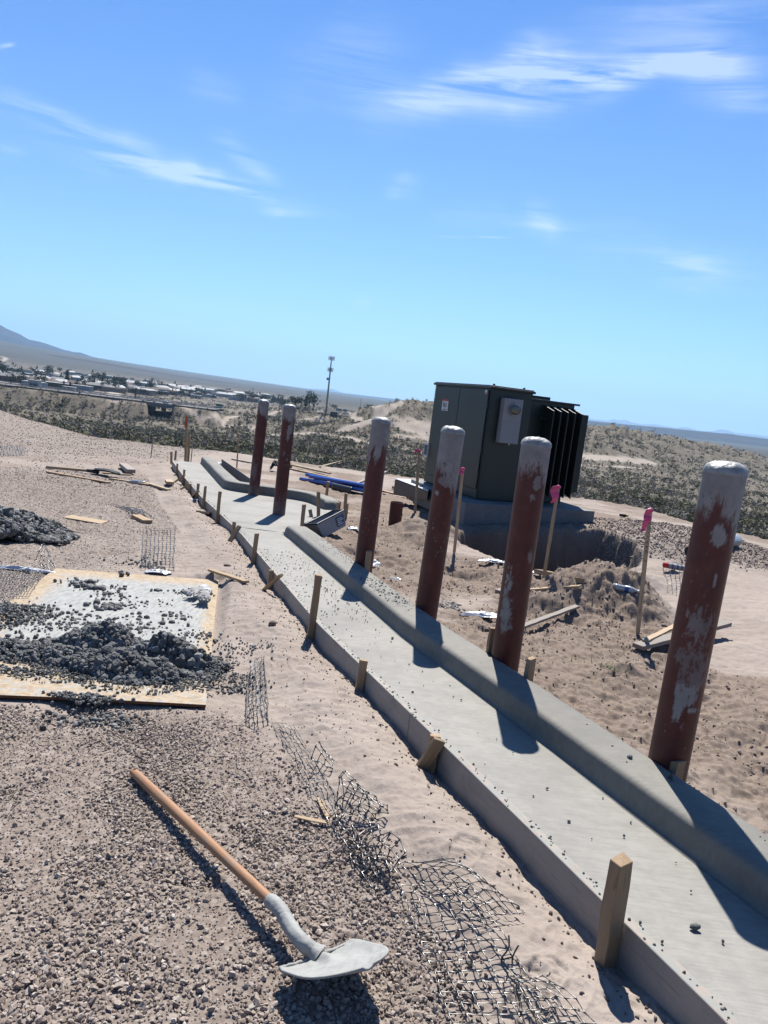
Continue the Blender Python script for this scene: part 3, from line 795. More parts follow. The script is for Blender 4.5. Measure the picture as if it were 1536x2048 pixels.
# ------------------------------------------------------------------ boards and stakes
def board(name, P0, P1, wd, th, mat, label, cat, group=None, roll=0, point=0, chip=0):
    """a length of timber from P0 to P1; local X runs along the grain"""
    P0 = np.array(P0, float); P1 = np.array(P1, float); d = P1 - P0; Ln = np.linalg.norm(d); d /= Ln
    up = np.array([0, 0, 1.]) if abs(d[2]) < .8 else np.array([0, -1., 0])
    s = np.cross(up, d); s /= np.linalg.norm(s); u = np.cross(d, s); c, q = math.cos(roll), math.sin(roll); s, u = s * c + u * q, -s * q + u * c
    rg = np.random.default_rng(int(abs(P0[0] * 971 + P0[1] * 373 + P1[2] * 177) * 10) % 99991); V = []; F = []
    n = max(2, int(Ln / .08)); xs = np.linspace(0, Ln, n + 1)
    for i, x in enumerate(xs):
        k = 1.0
        if point and x < point: k = max(.18, x / point)
        j = rg.normal(0, .0012, (4, 2)) if 0 < i < n else rg.normal(0, .001 + chip * .4, (4, 2))
        for q_, (a, b) in enumerate([(-1, -1), (1, -1), (1, 1), (-1, 1)]):
            V.append((x + (rg.normal(0, .002 + chip * .6) if i == n else 0), a * wd / 2 * k + j[q_][0], b * th / 2 + j[q_][1]))
    for i in range(n):
        for q_ in range(4): F.append((i * 4 + q_, i * 4 + (q_ + 1) % 4, (i + 1) * 4 + (q_ + 1) % 4, (i + 1) * 4 + q_))
    F += [(3, 2, 1, 0), tuple(n * 4 + k for k in range(4))]
    me = bpy.data.meshes.new(name); me.from_pydata(V, [], F); me.materials.append(mat); me.update(); o = bpy.data.objects.new(name, me); C.objects.link(o)
    mw = Matrix([[d[0], s[0], u[0], P0[0]], [d[1], s[1], u[1], P0[1]], [d[2], s[2], u[2], P0[2]], [0, 0, 0, 1]]); o.matrix_world = mw
    b = o.modifiers.new('bevel', 'BEVEL'); b.width = .0018; b.segments = 1
    return tag(o, label, cat, group)


def on_form(px, py, fn, off):
    """the plan point where the sight line to this pixel crosses a line offset from the kerb's edge"""
    d = ray(px, py); k = d[0] / d[1]; ys = np.linspace(1, 16.8, 8000); i = np.argmin(np.abs(k * ys - (fn(ys) + off))); return np.array([k * ys[i], ys[i]])


STG = 'wooden stakes holding the concrete forms'
# front stakes: pixel where it meets the board, top pixel, width, thickness, label
for (bx, by, tx, ty, wd, th, roll, off, lab) in [
        (1232, 1800, 1243, 1720, .064, .042, .62, -.046, 'tall split pine stake nearest the camera at the gutter form'),
        (722, 1335, 727, 1320, .042, .036, .2, -.03, 'low stub stake flush with the gutter form, halfway along the near board'),
        (628, 1200, 638, 1150, .045, .034, .3, -.03, 'tall pale stake on the gutter form right of the plywood sheet'),
        (866, 1490, 871, 1472, .040, .034, .1, -.03, 'cement smeared stake with a brace, second from the camera on the gutter form'),
        (541, 1150, 543, 1140, .040, .034, .3, -.03, 'short stake with a leaning brace on the gutter form beside the gloves'),
        (508, 1100, 514, 1067, .042, .034, .2, -.03, 'tall stake on the gutter form just left of the second pad bollard shadow'),
        (467, 1055, 469, 1044, .038, .034, .4, -.03, 'short stake behind a steep crossed brace by the pad shadow'),
        (437, 1010, 440, 983, .042, .034, .2, -.03, 'slim tall stake beside the small scrap of board on the sand'),
        (409, 990, 411, 972, .040, .034, .2, -.03, 'leaning stake second left of the scrap board'),
        (394, 978, 397, 967, .040, .034, .2, -.03, 'stake with a brace behind it, third left of the scrap board'),
        (379, 974, 381, 967, .040, .034, .2, -.03, 'light topped stake meeting a long low brace'),
        (367, 948, 369, 939, .038, .034, .2, -.03, 'dark short stake on the far form board'),
        (354, 934, 355, 927, .038, .034, .2, -.03, 'shaded stub stake by the far corner of the slab')]:
    p = on_form(bx, by, front, off); top = dist(tx, ty, p[1]); z0 = Gz(p[1]) - .10
    board('wooden_stake', (p[0] - (top[0] - p[0]) * .3, p[1], z0), top, wd, th, M['wood'], lab, 'stake', STG, roll, .08, .003)
# braces on the front: ground pixel, upper end pixel
for (gx, gy, tx, ty, wd, lab) in [
        (838, 1532, 880, 1480, .055, 'cement smeared diagonal brace leaning on the near gutter form'),
        (523, 1178, 562, 1150, .05, 'flat brace leaning on the form beside the gloves'),
        (456, 1087, 479, 1052, .05, 'steep crossed brace on the form by the pad shadow'),
        (383, 996, 396, 982, .05, 'brown wedge brace under the third stake left of the scrap board'),
        (355, 979, 379, 968, .05, 'long pale brace reaching the far form from the sand'),
        (346, 963, 369, 950, .05, 'thin low brace in the shade by the far form')]:
    p = on_form(tx, ty, front, -.03); top = dist(tx, ty, p[1]); g = hit(gx, gy, detail=False); g[2] = gz(g[0], g[1]) - .03
    board('form_brace', g, top, wd, .02, M['wood'], lab, 'brace', 'braces against the concrete forms', .2)
# back stakes
for (bx, by, tx, ty, wd, roll, lab) in [
        (1345, 1545, 1358, 1522, .052, .5, 'mortar splashed stake at the foot of the nearest bollard'),
        (1060, 1340, 1062, 1317, .045, .6, 'weathered stake right of the second nearest bollard'),
        (985, 1290, 987, 1256, .046, .2, 'pale stake left of the second nearest bollard'),
        (737, 1122, 738, 1103, .046, .3, 'stake pressed against the fourth nearest bollard')]:
    p = on_form(bx, by, front, .855); top = dist(tx, ty, p[1])
    board('wooden_stake', (p[0], p[1], Gz(p[1]) - .1), top, wd, .036, M['wood'], lab, 'stake', STG, roll, .08, .004)
for (P, tx, ty, lab) in [((-.98, 9.35), 608, 1008, 'separate upright stake at the pad end, nearest the kerb nose'), ((-.86, 10.45), 637, 984, 'tallest stake at the notch, crossed by a leaning brace'), ((-.69, 11.1), 677, 1005, 'stake at the outer end of the short notch board'), ((-.56, 11.35), 694, 1008, 'dark stake at the corner behind the metal trough'), ((-.60, 11.9), 692, 988, 'small stake behind the pad corner'), ((-1.02, 12.95), 657, 963, 'stake beside the bent metal channel behind the pad')]:
    top = dist(tx, ty, P[1]); board('wooden_stake', (P[0], P[1], Gz(P[1]) - .08), top, .044, .036, M['wood'], lab, 'stake', STG, .3, .08, .003)
g = dist(634, 1045, 10.3); g[2] = gz(g[0], g[1]) - .03; board('form_brace', g, dist(620, 1019, 10.35), .05, .03, M['wood'], 'dark brace crossing the tallest notch stake', 'brace', 'braces against the concrete forms', .2)


# survey laths with pink flags, and the plain laths at the left end
def flag(kind, top, wd, parent, base):
    V = []; F = []; n = 10; rg = np.random.default_rng(kind)
    ax = np.array([(-1, .05), (-1, -.1), (-1, -.15), (-1, -.2)][kind]); L_ = [.075, .08, .085, .07][kind]; D = [.06, .08, .17, .19][kind]
    for j in range(n + 1):
        t = j / n
        for u in (0, 1):
            wv = .008 * math.sin(t * 9 + kind) + .004 * rg.normal()
            V.append((top[0] + ax[0] * (u * L_ * (.55 + .45 * math.sin(min(1, t * 1.3) * 3.1)) + .016 * math.sin(t * 5 + kind)) - (.10 * t if kind in (0, 1) else 0) * 0, top[1] - .012 - wv - .01 * u, top[2] + .005 - t * D + ax[1] * u * L_ * (2 if kind < 2 else 1)))
    for j in range(n): F.append((2 * j, 2 * j + 1, 2 * j + 3, 2 * j + 2))
    m = MB(); m.v = [tuple(np.array(v) - base) for v in V]; m.f = F
    m.tube([np.array([top[0] - wd * .55, top[1], top[2] - .012]) - base, np.array([top[0], top[1] - .004, top[2] - .004]) - base, np.array([top[0] + wd * .55, top[1], top[2] - .016]) - base], [.012, .016, .012], 8)
    if kind < 2:   # loose tail
        m.tube([top - base + np.array(q) for q in [(-.01, -.015, -.01), (-.05, -.02, -.02), (-.09, -.02, -.07 + .02 * kind)]], [.010, .012, .007], 4)
    o = m.build('ribbon', M['pink'], parent); o.modifiers.new('thick', 'SOLIDIFY').thickness = .001
    return o


def lath(b, t, Y, wd, kind, label, mat='lath', th=.010, writing=False, yo=0):
    base = dist(*b, Y); base[2] = gz(base[0], base[1]); top = dist(*t, Y)
    r_ = thing('survey_lath', base, label, 'survey stake', 'survey laths around the site')
    o = board('lath', base - np.array([0, 0, .05]), top, wd, th, M[mat], None, None, None, 0, .04); o.parent = r_; o.matrix_parent_inverse = Matrix.Translation(r_.location).inverted()
    if kind is not None: flag(kind, top, wd, r_, base)
    if writing:
        d = (top - base) / np.linalg.norm(top - base)
        for k, ch in enumerate(writing):
            m = MB()
            if ch == ' ': continue
            cu = bpy.data.curves.new('t', 'FONT'); cu.body = ch; cu.size = .034; cu.align_x = 'CENTER'; cu.align_y = 'CENTER'; tmp = bpy.data.objects.new('t', cu); me = tmp.to_mesh()
            vs = [np.array(v.co[:]) for v in me.vertices]; fs = [tuple(p.vertices) for p in me.polygons]; c_ = top - d * (.12 + k * .040) + np.array([0, -th / 2 - .0025, 0]) - base
            # letters run down the stick, turned a quarter
            m.add([c_ + np.array([-v[1], 0, 0]) * .8 - d * v[0] * 1.0 for v in vs], fs); tmp.to_mesh_clear(); bpy.data.objects.remove(tmp); bpy.data.curves.remove(cu); m.build('letter', M['print'], r_)
    return r_


hb = lambda q: hit(*q, detail=False)
p = hb((1273, 1285)); lath((1273, 1285), (1301, 1018), 6.35, .036, 3, 'survey lath with hanging pink ribbon and dark lettering, behind the nearest bollard', writing='BOLLARD 3')
lath((1080, 1203), (1117, 972), 7.6, .034, 2, 'survey lath with broad hanging pink ribbon beside the second nearest bollard')
lath((908, 1110), (926, 936), 9.6, .038, 1, 'survey lath with a knotted pink ribbon in front of the green cabinet corner')
lath((833, 1005), (839, 900), 13.0, .05, 0, 'survey lath with small pink flag left of the green transformer', yo=1)
for (b, t, Y, wd, lab, mt) in [((372, 918), (374, 833), 17.6, .055, 'tall upright pine stake with orange top at the far end of the slab', 'wood'), ((377, 918), (379, 873), 17.5, .05, 'shorter upright pine stake touching the orange topped one', 'wood'),
                               ((476, 908), (478, 867), 19.0, .03, 'plain thin lath standing alone behind the far kerb', 'lath'), ((302, 910), (306, 876), 19.0, .018, 'thin dark rod standing left of the slab end', 'grey_wood'), ((383, 908), (386, 880), 18.5, .018, 'thin dark rod behind the orange topped stake', 'grey_wood'), ((343, 930), (343, 903), 17.2, .045, 'short brown stake by the far left slab corner', 'wood'), ((350, 921), (352, 901), 17.4, .04, 'dark grey short stake just right of the slab corner stake', 'grey_wood')]:
    r_ = lath(b, t, Y, wd, None, lab, mt, .03)
    if 'with orange' in lab:
        tp = dist(*t, Y) - np.array(r_.location); MB().box(tp + np.array([-.004, 0, -.12]), (wd * 1.06, .034, .24)).build('painted_top', M['orange'], r_)


# ------------------------------------------------------------------ bollards
def mat_bollard():
    m = NT('bollard_primer', .55, .35); s = m.attr('smear'); sc = m.attr('scuff'); co = m.coord('Object', (1, 1, 1), True); n = m.noise(co, 9, 6, .65); n2 = m.noise(co, 55, 5, .7)
    red = m.ramp(n, [(.3, (.085, .016, .014)), (.55, (.12, .023, .019)), (.8, (.165, .045, .036))])
    pale = m.ramp(n, [(.3, (.26, .25, .24)), (.7, (.44, .42, .40))])
    red = m.mix(m.math('MULTIPLY', sc, .25), red, (.20, .13, .12))
    c = m.mix(s, red, pale); r = m.math('ADD', m.math('MULTIPLY', s, .3), .45)
    return m.done(c, m.bump(s, .5, .002, m.bump(n2, .25, .002)), r)


M['bollard'] = mat_bollard()
M['capconc'] = plain('bollard_mortar', (.36, .365, .36), .5, .45, var=.4, scale=22, bump=.03)


def bollard(px, pos, label, seed, patches, drip, kind=0):
    x, y = pos; top = dist(px[0], px[1], y); zt = top[2]; zb = (PAN - .028 * y - .004) if kind else gz(x, y) - .12
    hgt = zt - .030 - zb; R_ = .084; na, nz = 96, 260; th = np.linspace(0, 2 * np.pi, na, endpoint=False); zz = np.linspace(0, hgt, nz)
    T, Z = np.meshgrid(th, zz); lean = np.array([top[0] - x, 0])
    X = R_ * np.cos(T) + lean[0] * Z / hgt; Y = R_ * np.sin(T); V = np.stack([X, Y, Z], -1).reshape(-1, 3)
    i = np.arange(nz - 1)[:, None] * na + np.arange(na)[None]; j = np.roll(i, -1, 1); F = np.stack([i, j, j + na, i + na], -1).reshape(-1, 4)
    d = (hgt - Z); a = np.angle(np.exp(1j * (T + np.pi / 2)))      # a = 0 faces the camera
    A = a * R_; st = fbm(A + seed, Z * .16, .009, 5, seed, .7); bl = fbm(A * 1.2 + seed * 2, Z * .8, .05, 6, seed + 3, .72)
    v = sst(-.05, .03, drip(a) - d + st * .10 + bl * .03)
    v = np.maximum(v, 0)
    # bare scratches through the smeared band
    v = v * (1 - .9 * sst(.30, .42, st) * sst(drip(a) * .35, drip(a) * .8, d))
    for (a0, d0, wa, wd_, amt) in patches:
        q = 1 - (((A - a0 * R_) / wa) ** 2 + ((d - d0) / wd_) ** 2); v = np.maximum(v, sst(-.1, .25, q * .8 + bl * 1.1 + st * .7 - .25) * amt)
    fl = sst(.40, .50, fbm(A + 3, Z * .6, .012, 3, seed + 9) * .5 + fbm(A, Z, .35, 3, seed + 11) * .45); v = np.maximum(v, fl * .7)
    scf = sst(.0, .5, bl + .25 * st) * .5
    if kind: scf = np.maximum(scf, sst(.40, .05, Z + bl * .15) * .9); v = np.maximum(v, sst(.25, .0, Z + bl * .2) * .45)
    r_ = thing('bollard', (x, y, zb), label, 'bollard', 'steel pipe bollards with mortar caps')
    tri_mesh('pipe', V, F, M['bollard'], True, {'smear': v.ravel(), 'scuff': scf.ravel()}, r_)
    # domed mortar cap with a lumpy surface and a rim just over the pipe
    V = []; F = []; n1, n2 = 14, 64; cx = lean[0]
    for k in range(n1 + 1):
        ph = k / n1 * math.pi / 2; rr = (R_ + .003) * math.cos(ph) ** .66; hz = .050 * math.sin(ph) ** .9
        for q in range(n2):
            t = 2 * math.pi * q / n2; xx, yy = rr * math.cos(t), rr * math.sin(t); nn = float(fbm(np.array([xx + seed]), np.array([yy]), .03, 3, seed + 5)[0])
            V.append((cx + xx * (1 + .02 * nn), yy * (1 + .02 * nn), hgt - .004 + hz + nn * .007 * (k > 0) - (0.006 * abs(nn) if k == 0 else 0)))
    for k in range(n1):
        for q in range(n2): F.append((k * n2 + q, k * n2 + (q + 1) % n2, (k + 1) * n2 + (q + 1) % n2, (k + 1) * n2 + q))
    tri_mesh('mortar_cap', V, F, M['capconc'], True, None, r_)


bollard((1453, 931), (1.34, 3.15), 'nearest dark red bollard, streaked and blotched with grey cement down its side', 101,
        [(-.1, .25, .045, .055, 1), (-.25, .62, .075, .10, .55), (-.2, .80, .085, .14, .45), (-.2, .93, .055, .06, 1), (-.45, 1.00, .025, .08, 1), (.25, .99, .03, .015, 1), (.1, .43, .006, .035, 1)], lambda a: .155 + .08 * np.exp(-((a - .75) / .5) ** 2) - .045 * np.exp(-((a + .5) / .35) ** 2))
bollard((1074, 880), (.813, 4.38), 'bollard second from the camera with a white smear along its lower left side', 202,
        [(-.75, .88, .035, .18, 1), (-.5, 1.02, .045, .08, .8), (.3, .20, .03, .05, .8), (.5, .62, .018, .05, .6), (.1, .30, .02, .03, .6)], lambda a: .11 + .08 * np.exp(-((a - .9) / .4) ** 2) + .03 * np.exp(-((a + .9) / .3) ** 2))
bollard((907, 857), (.384, 5.46), 'bollard third from the camera, its upper third brushed with grey cement', 303,
        [(.1, .34, .08, .05, .7), (-.6, .43, .03, .02, 1)], lambda a: .30 + .06 * a + .05 * np.exp(-((a - .6) / .5) ** 2))
bollard((763, 838), (-.129, 6.88), 'bollard fourth from the camera with jagged white plaster peeling round its top', 404,
        [(-.95, .30, .03, .12, 1), (0, .25, .04, .12, 1)], lambda a: .17 + .12 * np.exp(-((a + .9) / .3) ** 2) + .14 * np.exp(-(a / .35) ** 2) + .05 * np.exp(-((a - 1.0) / .3) ** 2))
bollard((580, 811), (-1.40, 10.2), 'right hand bollard of the two standing on the wide pad', 505,
        [(.35, .32, .03, .12, .8), (.8, .25, .03, .15, .7), (0, .6, .03, .05, .4)], lambda a: .12 + .05 * np.exp(-((a - .5) / .5) ** 2), 1)
bollard((528, 801), (-2.09, 12.1), 'left hand and farthest bollard of the two on the wide pad', 606,
        [(-.3, 1.05, .06, .2, .35)], lambda a: .17 + .06 * np.clip(a, -1.2, 1.2), 1)


# ------------------------------------------------------------------ transformer on its pad
def transformer():
    C0 = np.array([1.445, 12.3]); a = np.array([-.385, .923]); b = np.array([.923, .385]); zb, zt = .272, 2.10
    Bm = np.array([[b[0], a[0], 0], [b[1], a[1], 0], [0, 0, 1.]])      # local x = b (along the meter side), local y = a (along the doors)
    def Wp(u, v, z): return np.array([C0[0] + b[0] * u + a[0] * v, C0[1] + b[1] * u + a[1] * v, z])
    m = MB(); P = [Wp(-.42, -.45, 0)[:2], Wp(2.0, -.45, 0)[:2], Wp(2.0, 2.3, 0)[:2], Wp(-.14, 2.3, 0)[:2]]; m.prism(P, -.12, zb)
    tag(m.build('transformer_pad', M['pad'], bevel=.012), 'grey concrete pad under the green transformer', 'concrete pad')
    base = Wp(.6, 1.0, zb); r_ = thing('transformer', base, 'big dark green padmounted transformer cabinet standing on a concrete pad', 'transformer')
    L_ = lambda u, v, z: Wp(u, v, z) - base
    G = M['green_paint']; D = M['green_dark']
    def bx(name, u0, u1, v0, v1, z0, z1, mat, par=r_, bev=.004):
        return MB().box(L_((u0 + u1) / 2, (v0 + v1) / 2, (z0 + z1) / 2), (abs(u1 - u0), abs(v1 - v0), z1 - z0), Bm).build(name, mat, par, bevel=bev)
    cab = bx('cabinet', 0, .78, 0, 2.02, zb + .01, zt - .055, G)
    m = MB(); m.box(L_(.385, 1.01, zt - .034), (.84, 2.10, .038), Bm); m.box(L_(.385, 1.01, zt - .008), (.80, 2.06, .022), Bm); m.build('roof', G, r_, bevel=.006)
    # door leaves with hinges and a bottom sill dent
    d1 = bx('door', -.022, -.002, .03, 1.0, zb + .17, zt - .075, G); d2 = bx('door', -.022, -.002, 1.012, 1.99, zb + .17, zt - .075, G)
    bx('sill', -.012, -.001, .0, 2.02, zb + .02, zb + .155, G)
    for z in (.62, 1.0, 1.72): MB().tube([L_(-.012, .012, z), L_(-.012, .012, z + .10)], .012, 8).build('hinge', D, d1)
    MB().box(L_(-.03, 1.10, 1.15), (.03, .03, .16), Bm).build('handle', D, d2)
    bx('corner_trim', -.003, .020, -.012, -.001, zb + .02, zt - .06, D, bev=0)
    # warning stickers on the door
    def sticker(u, v, z, w_, h_, col, par=d1, head=True):
        s_ = MB().box(L_(u, v, z), (.003, w_, h_), Bm).build('label', M['white'], par)
        if head:
            MB().box(L_(u - .002, v, z + h_ * .38), (.003, w_ * .98, h_ * .2), Bm).build('label_band', col, s_) if par is r_ else None
        return s_
    k = MB(); k.box(L_(-.0255, 1.50, 1.71), (.003, .24, .20), Bm); s1 = k.build('warning_label', M['white'], r_)
    MB().box(L_(-.0285, 1.50, 1.795), (.003, .24, .032), Bm).build('label_band', M['sticker_red'], s1)
    q = MB()
    for (dv, dz, ww, hh) in [(.05, .02, .03, .07), (.02, -.01, .02, .05), (-.035, .035, .06, .012), (-.035, .01, .06, .012), (-.035, -.015, .05, .012), (0, -.07, .12, .012)]: q.box(L_(-.0285, 1.50 + dv, 1.70 + dz), (.003, ww, hh), Bm)
    q.build('label_text', M['print'], s1)
    q = MB().box(L_(-.0255, .10, 1.985), (.003, .07, .07), Bm).build('corner_label', M['white'], r_); MB().box(L_(-.028, .10, 1.965), (.003, .05, .025), Bm).build('label_band', M['sticker_red'], q)
    MB().box(L_(-.0255, 1.95, 1.93), (.003, .05, .26), Bm).build('rating_plate', M['grey_metal'], r_)
    q = MB().box(L_(-.05, 2.0, .86), (.012, .16, .26), Bm).build('document_pouch', M['white_plastic'], r_); MB().box(L_(-.058, 2.0, .86), (.004, .12, .18), Bm).build('pouch_print', M['sticker_blue'], q)
    # meter socket on the side
    mt = bx('meter_box', .20, .54, -.135, -.001, 1.22, 1.93, M['grey_metal'], bev=.012)
    bx('lower_cover', .205, .535, -.141, -.1355, 1.225, 1.56, M['grey_metal'], mt, .003)
    q = MB(); q.tube([L_(.385, -.136, 1.765), L_(.385, -.17, 1.765)], [.10, .10], 32); ring = q.build('meter_ring', M['steel'], mt, smooth=False)
    q = MB(); q.tube([L_(.385, -.168, 1.765), L_(.385, -.20, 1.765), L_(.385, -.215, 1.765)], [.088, .084, .05], 32); q.build('meter_glass', M['lens'], mt, smooth=True)
    MB().box(L_(.37, -.146, 1.215), (.03, .02, .035), Bm).build('latch', M['steel'], mt)
    # tank behind the cabinet, its lid and the cooling fins
    bx('tank', .78, 1.72, .16, 1.85, zb + .01, zt - .15, G)
    bx('tank_lid', .783, 1.80, .12, 1.95, zt - .149, zt - .118, G)
    bx('lid_hatch', .85, 1.45, .5, 1.5, zt - .117, zt - .055, G)
    for i in range(5):      # side fins facing the kerb
        u = 1.12 + i * .14; m = MB(); z0, z1 = zb + .16, zt - .22
        m.add([L_(u - .012, .218, z0 + .10), L_(u + .012, .218, z0 + .10), L_(u + .012, -.16, z0 - .02), L_(u - .012, -.16, z0 - .02), L_(u - .012, .218, z1 + .04), L_(u + .012, .218, z1 + .04), L_(u + .012, -.16, z1 - .06), L_(u - .012, -.16, z1 - .06)],
              [(0, 1, 2, 3), (7, 6, 5, 4), (0, 4, 5, 1), (1, 5, 6, 2), (2, 6, 7, 3), (3, 7, 4, 0)]); m.build('cooling_fin', D, r_, bevel=.005)
    for i in range(10):     # rear fins
        v = .30 + i * .15; m = MB().box(L_(1.93, v, (zb + .2 + zt - .28) / 2), (.40, .022, zt - .28 - zb - .2), Bm); m.build('cooling_fin', D, r_, bevel=.005)
    for z in (zb + .32, zt - .42): MB().tube([L_(.98, .03, z), L_(1.74, .03, z)], .022, 8).build('fin_header', D, r_)
    for u in (.1, .66): MB().tube([L_(u, .1, zt + .002), L_(u, .1, zt + .03)], .02, 8).build('lifting_bolt', D, r_)


transformer()


# ------------------------------------------------------------------ shovels
def smooth_pts(P, n=24):
    P = np.array(P, float); t = np.linspace(0, len(P) - 1, n); out = []
    for v in t:
        i = int(min(v, len(P) - 2)); f = v - i; p0 = P[max(i - 1, 0)]; p1 = P[i]; p2 = P[i + 1]; p3 = P[min(i + 2, len(P) - 1)]
        out.append(.5 * ((2 * p1) + (-p0 + p2) * f + (2 * p0 - 5 * p1 + 4 * p2 - p3) * f * f + (-p0 + 3 * p1 - 3 * p2 + p3) * f ** 3))
    return np.array(out)


M['handle'] = mat_wood('shovel_handle', (.50, .26, .13), (.66, .38, .21), (.22, .11, .06), .45, .5)
M['caked'] = mat_concrete('cement_caked_steel', (.46, .465, .44), rough=.7)


def lump(V, seed, amp, size=.02):
    V = np.array(V); n = fbm(V[:, 0] * 1.0 + V[:, 2], V[:, 1] + V[:, 2] * .7, size, 4, seed, .6); return n * amp


def shovel():
    butt = hit(264, 1550, detail=False); butt[2] = gz(butt[0], butt[1]) + .026
    J = at(546, 1806, .185); J2 = at(602, 1882, .175); K = at(637, 1912, .15)
    r_ = thing('shovel', butt, 'long wooden handled shovel lying on gravel with its blade caked in wet cement', 'shovel')
    d = (J - butt); Ln = np.linalg.norm(d); d /= Ln
    m = MB(); n = 40; P = [np.array([Ln * t, 0, 0]) for t in np.linspace(0, 1, n)]; R = [.0185 + .0015 * math.sin(t * 5) for t in np.linspace(0, 1, n)]; R[0] = .010; R[1] = .0165; P[1] = np.array([.010, 0, 0])
    m.tube(P, R, 20); h = m.build('handle', M['handle'], r_, smooth=True)
    s = np.cross([0, 0, 1.], d); s /= np.linalg.norm(s); u = np.cross(d, s)
    h.matrix_basis = Matrix([[d[0], s[0], u[0], 0], [d[1], s[1], u[1], 0], [d[2], s[2], u[2], 0], [0, 0, 0, 1]])
    B = MB(); B.tube([d * .026 + u * .017 , d * .026 + u * .0195], .006, 10).build('hang_hole', M['black'], h).parent = r_
    # cement caked socket
    Pc = smooth_pts([J - butt - d * .02, J - butt + d * .05, (J + J2) / 2 - butt, J2 - butt, (J2 * .4 + K * .6) - butt, K - butt], 60); m = MB()
    R = np.interp(np.linspace(0, 1, 60), [0, .04, .5, .8, 1], [.0200, .0215, .0205, .0225, .034]); m.tube(Pc, list(R), 28)
    V = np.array(m.v); c = np.repeat(Pc, 28, 0); dr = V[:len(c)] - c; dr /= np.linalg.norm(dr, axis=1)[:, None] + 1e-9; n_ = lump(V[:len(c)], 7, .0028, .04) + lump(V[:len(c)], 8, .0022, .008); V[:len(c)] += dr * (n_ + .001)[:, None]; m.v = [tuple(v) for v in V]
    m.build('socket', M['caked'], r_, smooth=True)
    # the blade tips up towards the camera and faces the sun
    hd = np.array([d[0], d[1], 0]); hd /= np.linalg.norm(hd); hd = np.array([.16, -.985, 0]); wdir = np.array([.80, .60, -.0]); 
    wdir = wdir / np.linalg.norm(wdir); up = np.array([0, 0, 1.]); hd = np.cross(wdir, up); hd = hd if hd[1] < 0 else -hd
    Lb, Wb = .27, .265; el = rad(27); ax = hd * math.cos(el) + up * math.sin(el); nm = np.cross(ax, wdir); nm = nm if nm[2] > 0 else -nm
    heel = K - butt - up * .012; V = []; nu, nv = 46, 40
    for i in range(nu + 1):
        t = i / nu
        half = Wb / 2 * (1 if t < .42 else max(0.0, 1 - ((t - .42) / .585) ** 2.3) ** .52) * (0.93 + .07 * min(1, t / .1))
        for j in range(nv + 1):
            q = -1 + 2 * j / nv; bowl = .016 * (q * q) * (1 - .4 * t) + .018 * t * t - .0 ; ridge = .022 * math.exp(-(q / .16) ** 2) * math.exp(-(t / .35) ** 2)
            V.append(heel + ax * (t * Lb) + wdir * (q * half) + nm * (bowl + ridge))
    V = np.array(V); nz = lump(V, 11, .004, .05) + np.clip(lump(V, 12, .010, .035), 0, 1) + lump(V, 13, .0015, .008); ef = np.array([[min(1, (1 - abs(-1 + 2 * j / nv)) * 4, (1 - i / nu) * 5 + .05) for j in range(nv + 1)] for i in range(nu + 1)]).ravel(); nz = nz * ef; Vt = V + nm * (.004 + nz)[:, None]; Vb = V - nm * .002
    k = len(V); F = []
    for i in range(nu):
        for j in range(nv):
            a_ = i * (nv + 1) + j; F.append((a_, a_ + 1, a_ + nv + 2, a_ + nv + 1)); F.append((k + a_, k + a_ + nv + 1, k + a_ + nv + 2, k + a_ + 1))
    for i in range(nu):
        a_ = i * (nv + 1); F.append((a_, a_ + nv + 1, k + a_ + nv + 1, k + a_)); a_ += nv; F.append((a_ + nv + 1, a_, k + a_, k + a_ + nv + 1))
    for j in range(nv): F.append((j + 1, j, k + j, k + j + 1)); a_ = nu * (nv + 1) + j; F.append((a_, a_ + 1, k + a_ + 1, k + a_))
    me = bpy.data.meshes.new('blade'); me.from_pydata([tuple(v) for v in np.vstack([Vt, Vb])], [], F); me.materials.append(M['caked']); me.polygons.foreach_set('use_smooth', [True] * len(F)); me.update()
    bo = bpy.data.objects.new('blade', me); C.objects.link(bo); bo.parent = r_
    # turned foot steps at the heel
    m = MB(); m.tube(smooth_pts([heel - wdir * Wb * .47 + nm * .014, heel - wdir * .07 + nm * .012, heel + wdir * .07 + nm * .012, heel + wdir * Wb * .47 + nm * .014], 26), .006, 8); V = np.array(m.v); V += np.stack([lump(V, 21, .006, .03)] * 3, 1) * np.array([0, 0, 1.5]); m.v = [tuple(v) for v in V]
    m.build('step', M['caked'], bo, smooth=True)


shovel()


def far_shovel():
    A = hb((92, 938)); B = hb((185, 948)); A[2] = gz(*A[:2]) + .03; B[2] = gz(*B[:2]) + .05
    r_ = thing('shovel', A, 'second shovel with dark blade lying among loose boards on the left', 'shovel'); d = (B - A) / np.linalg.norm(B - A)
    MB().tube([A - A, B - A], .026, 10).build('handle', M['lath'], r_, smooth=True)
    s = np.cross([0, 0, 1], d); s /= np.linalg.norm(s); E_ = dist(245, 955, B[1] - .15) - A; E_[2] = B[2] - A[2] - .01; ax = E_ - (B - A); V = []
    for t in np.linspace(0, 1, 9):
        for q in np.linspace(-1, 1, 9): V.append((B - A) + ax * t * .95 + s * q * .13 * (1 if t < .7 else math.sqrt(max(0, 1 - ((t - .7) / .32) ** 2))) + np.array([0, 0, .04 * q * q + .03 * math.sin(3 * t)]))
    F = [(i * 9 + j, i * 9 + j + 1, i * 9 + j + 10, i * 9 + j + 9) for i in range(8) for j in range(8)]
    m = MB(); m.add(V, F); o = m.build('blade', M['dark_steel'], r_, smooth=True); o.modifiers.new('thick', 'SOLIDIFY').thickness = .004
    MB().tube([B - A - d * .1, B - A + ax * .2], [.03, .035], 10).build('socket', M['dark_steel'], r_, smooth=True)


far_shovel()


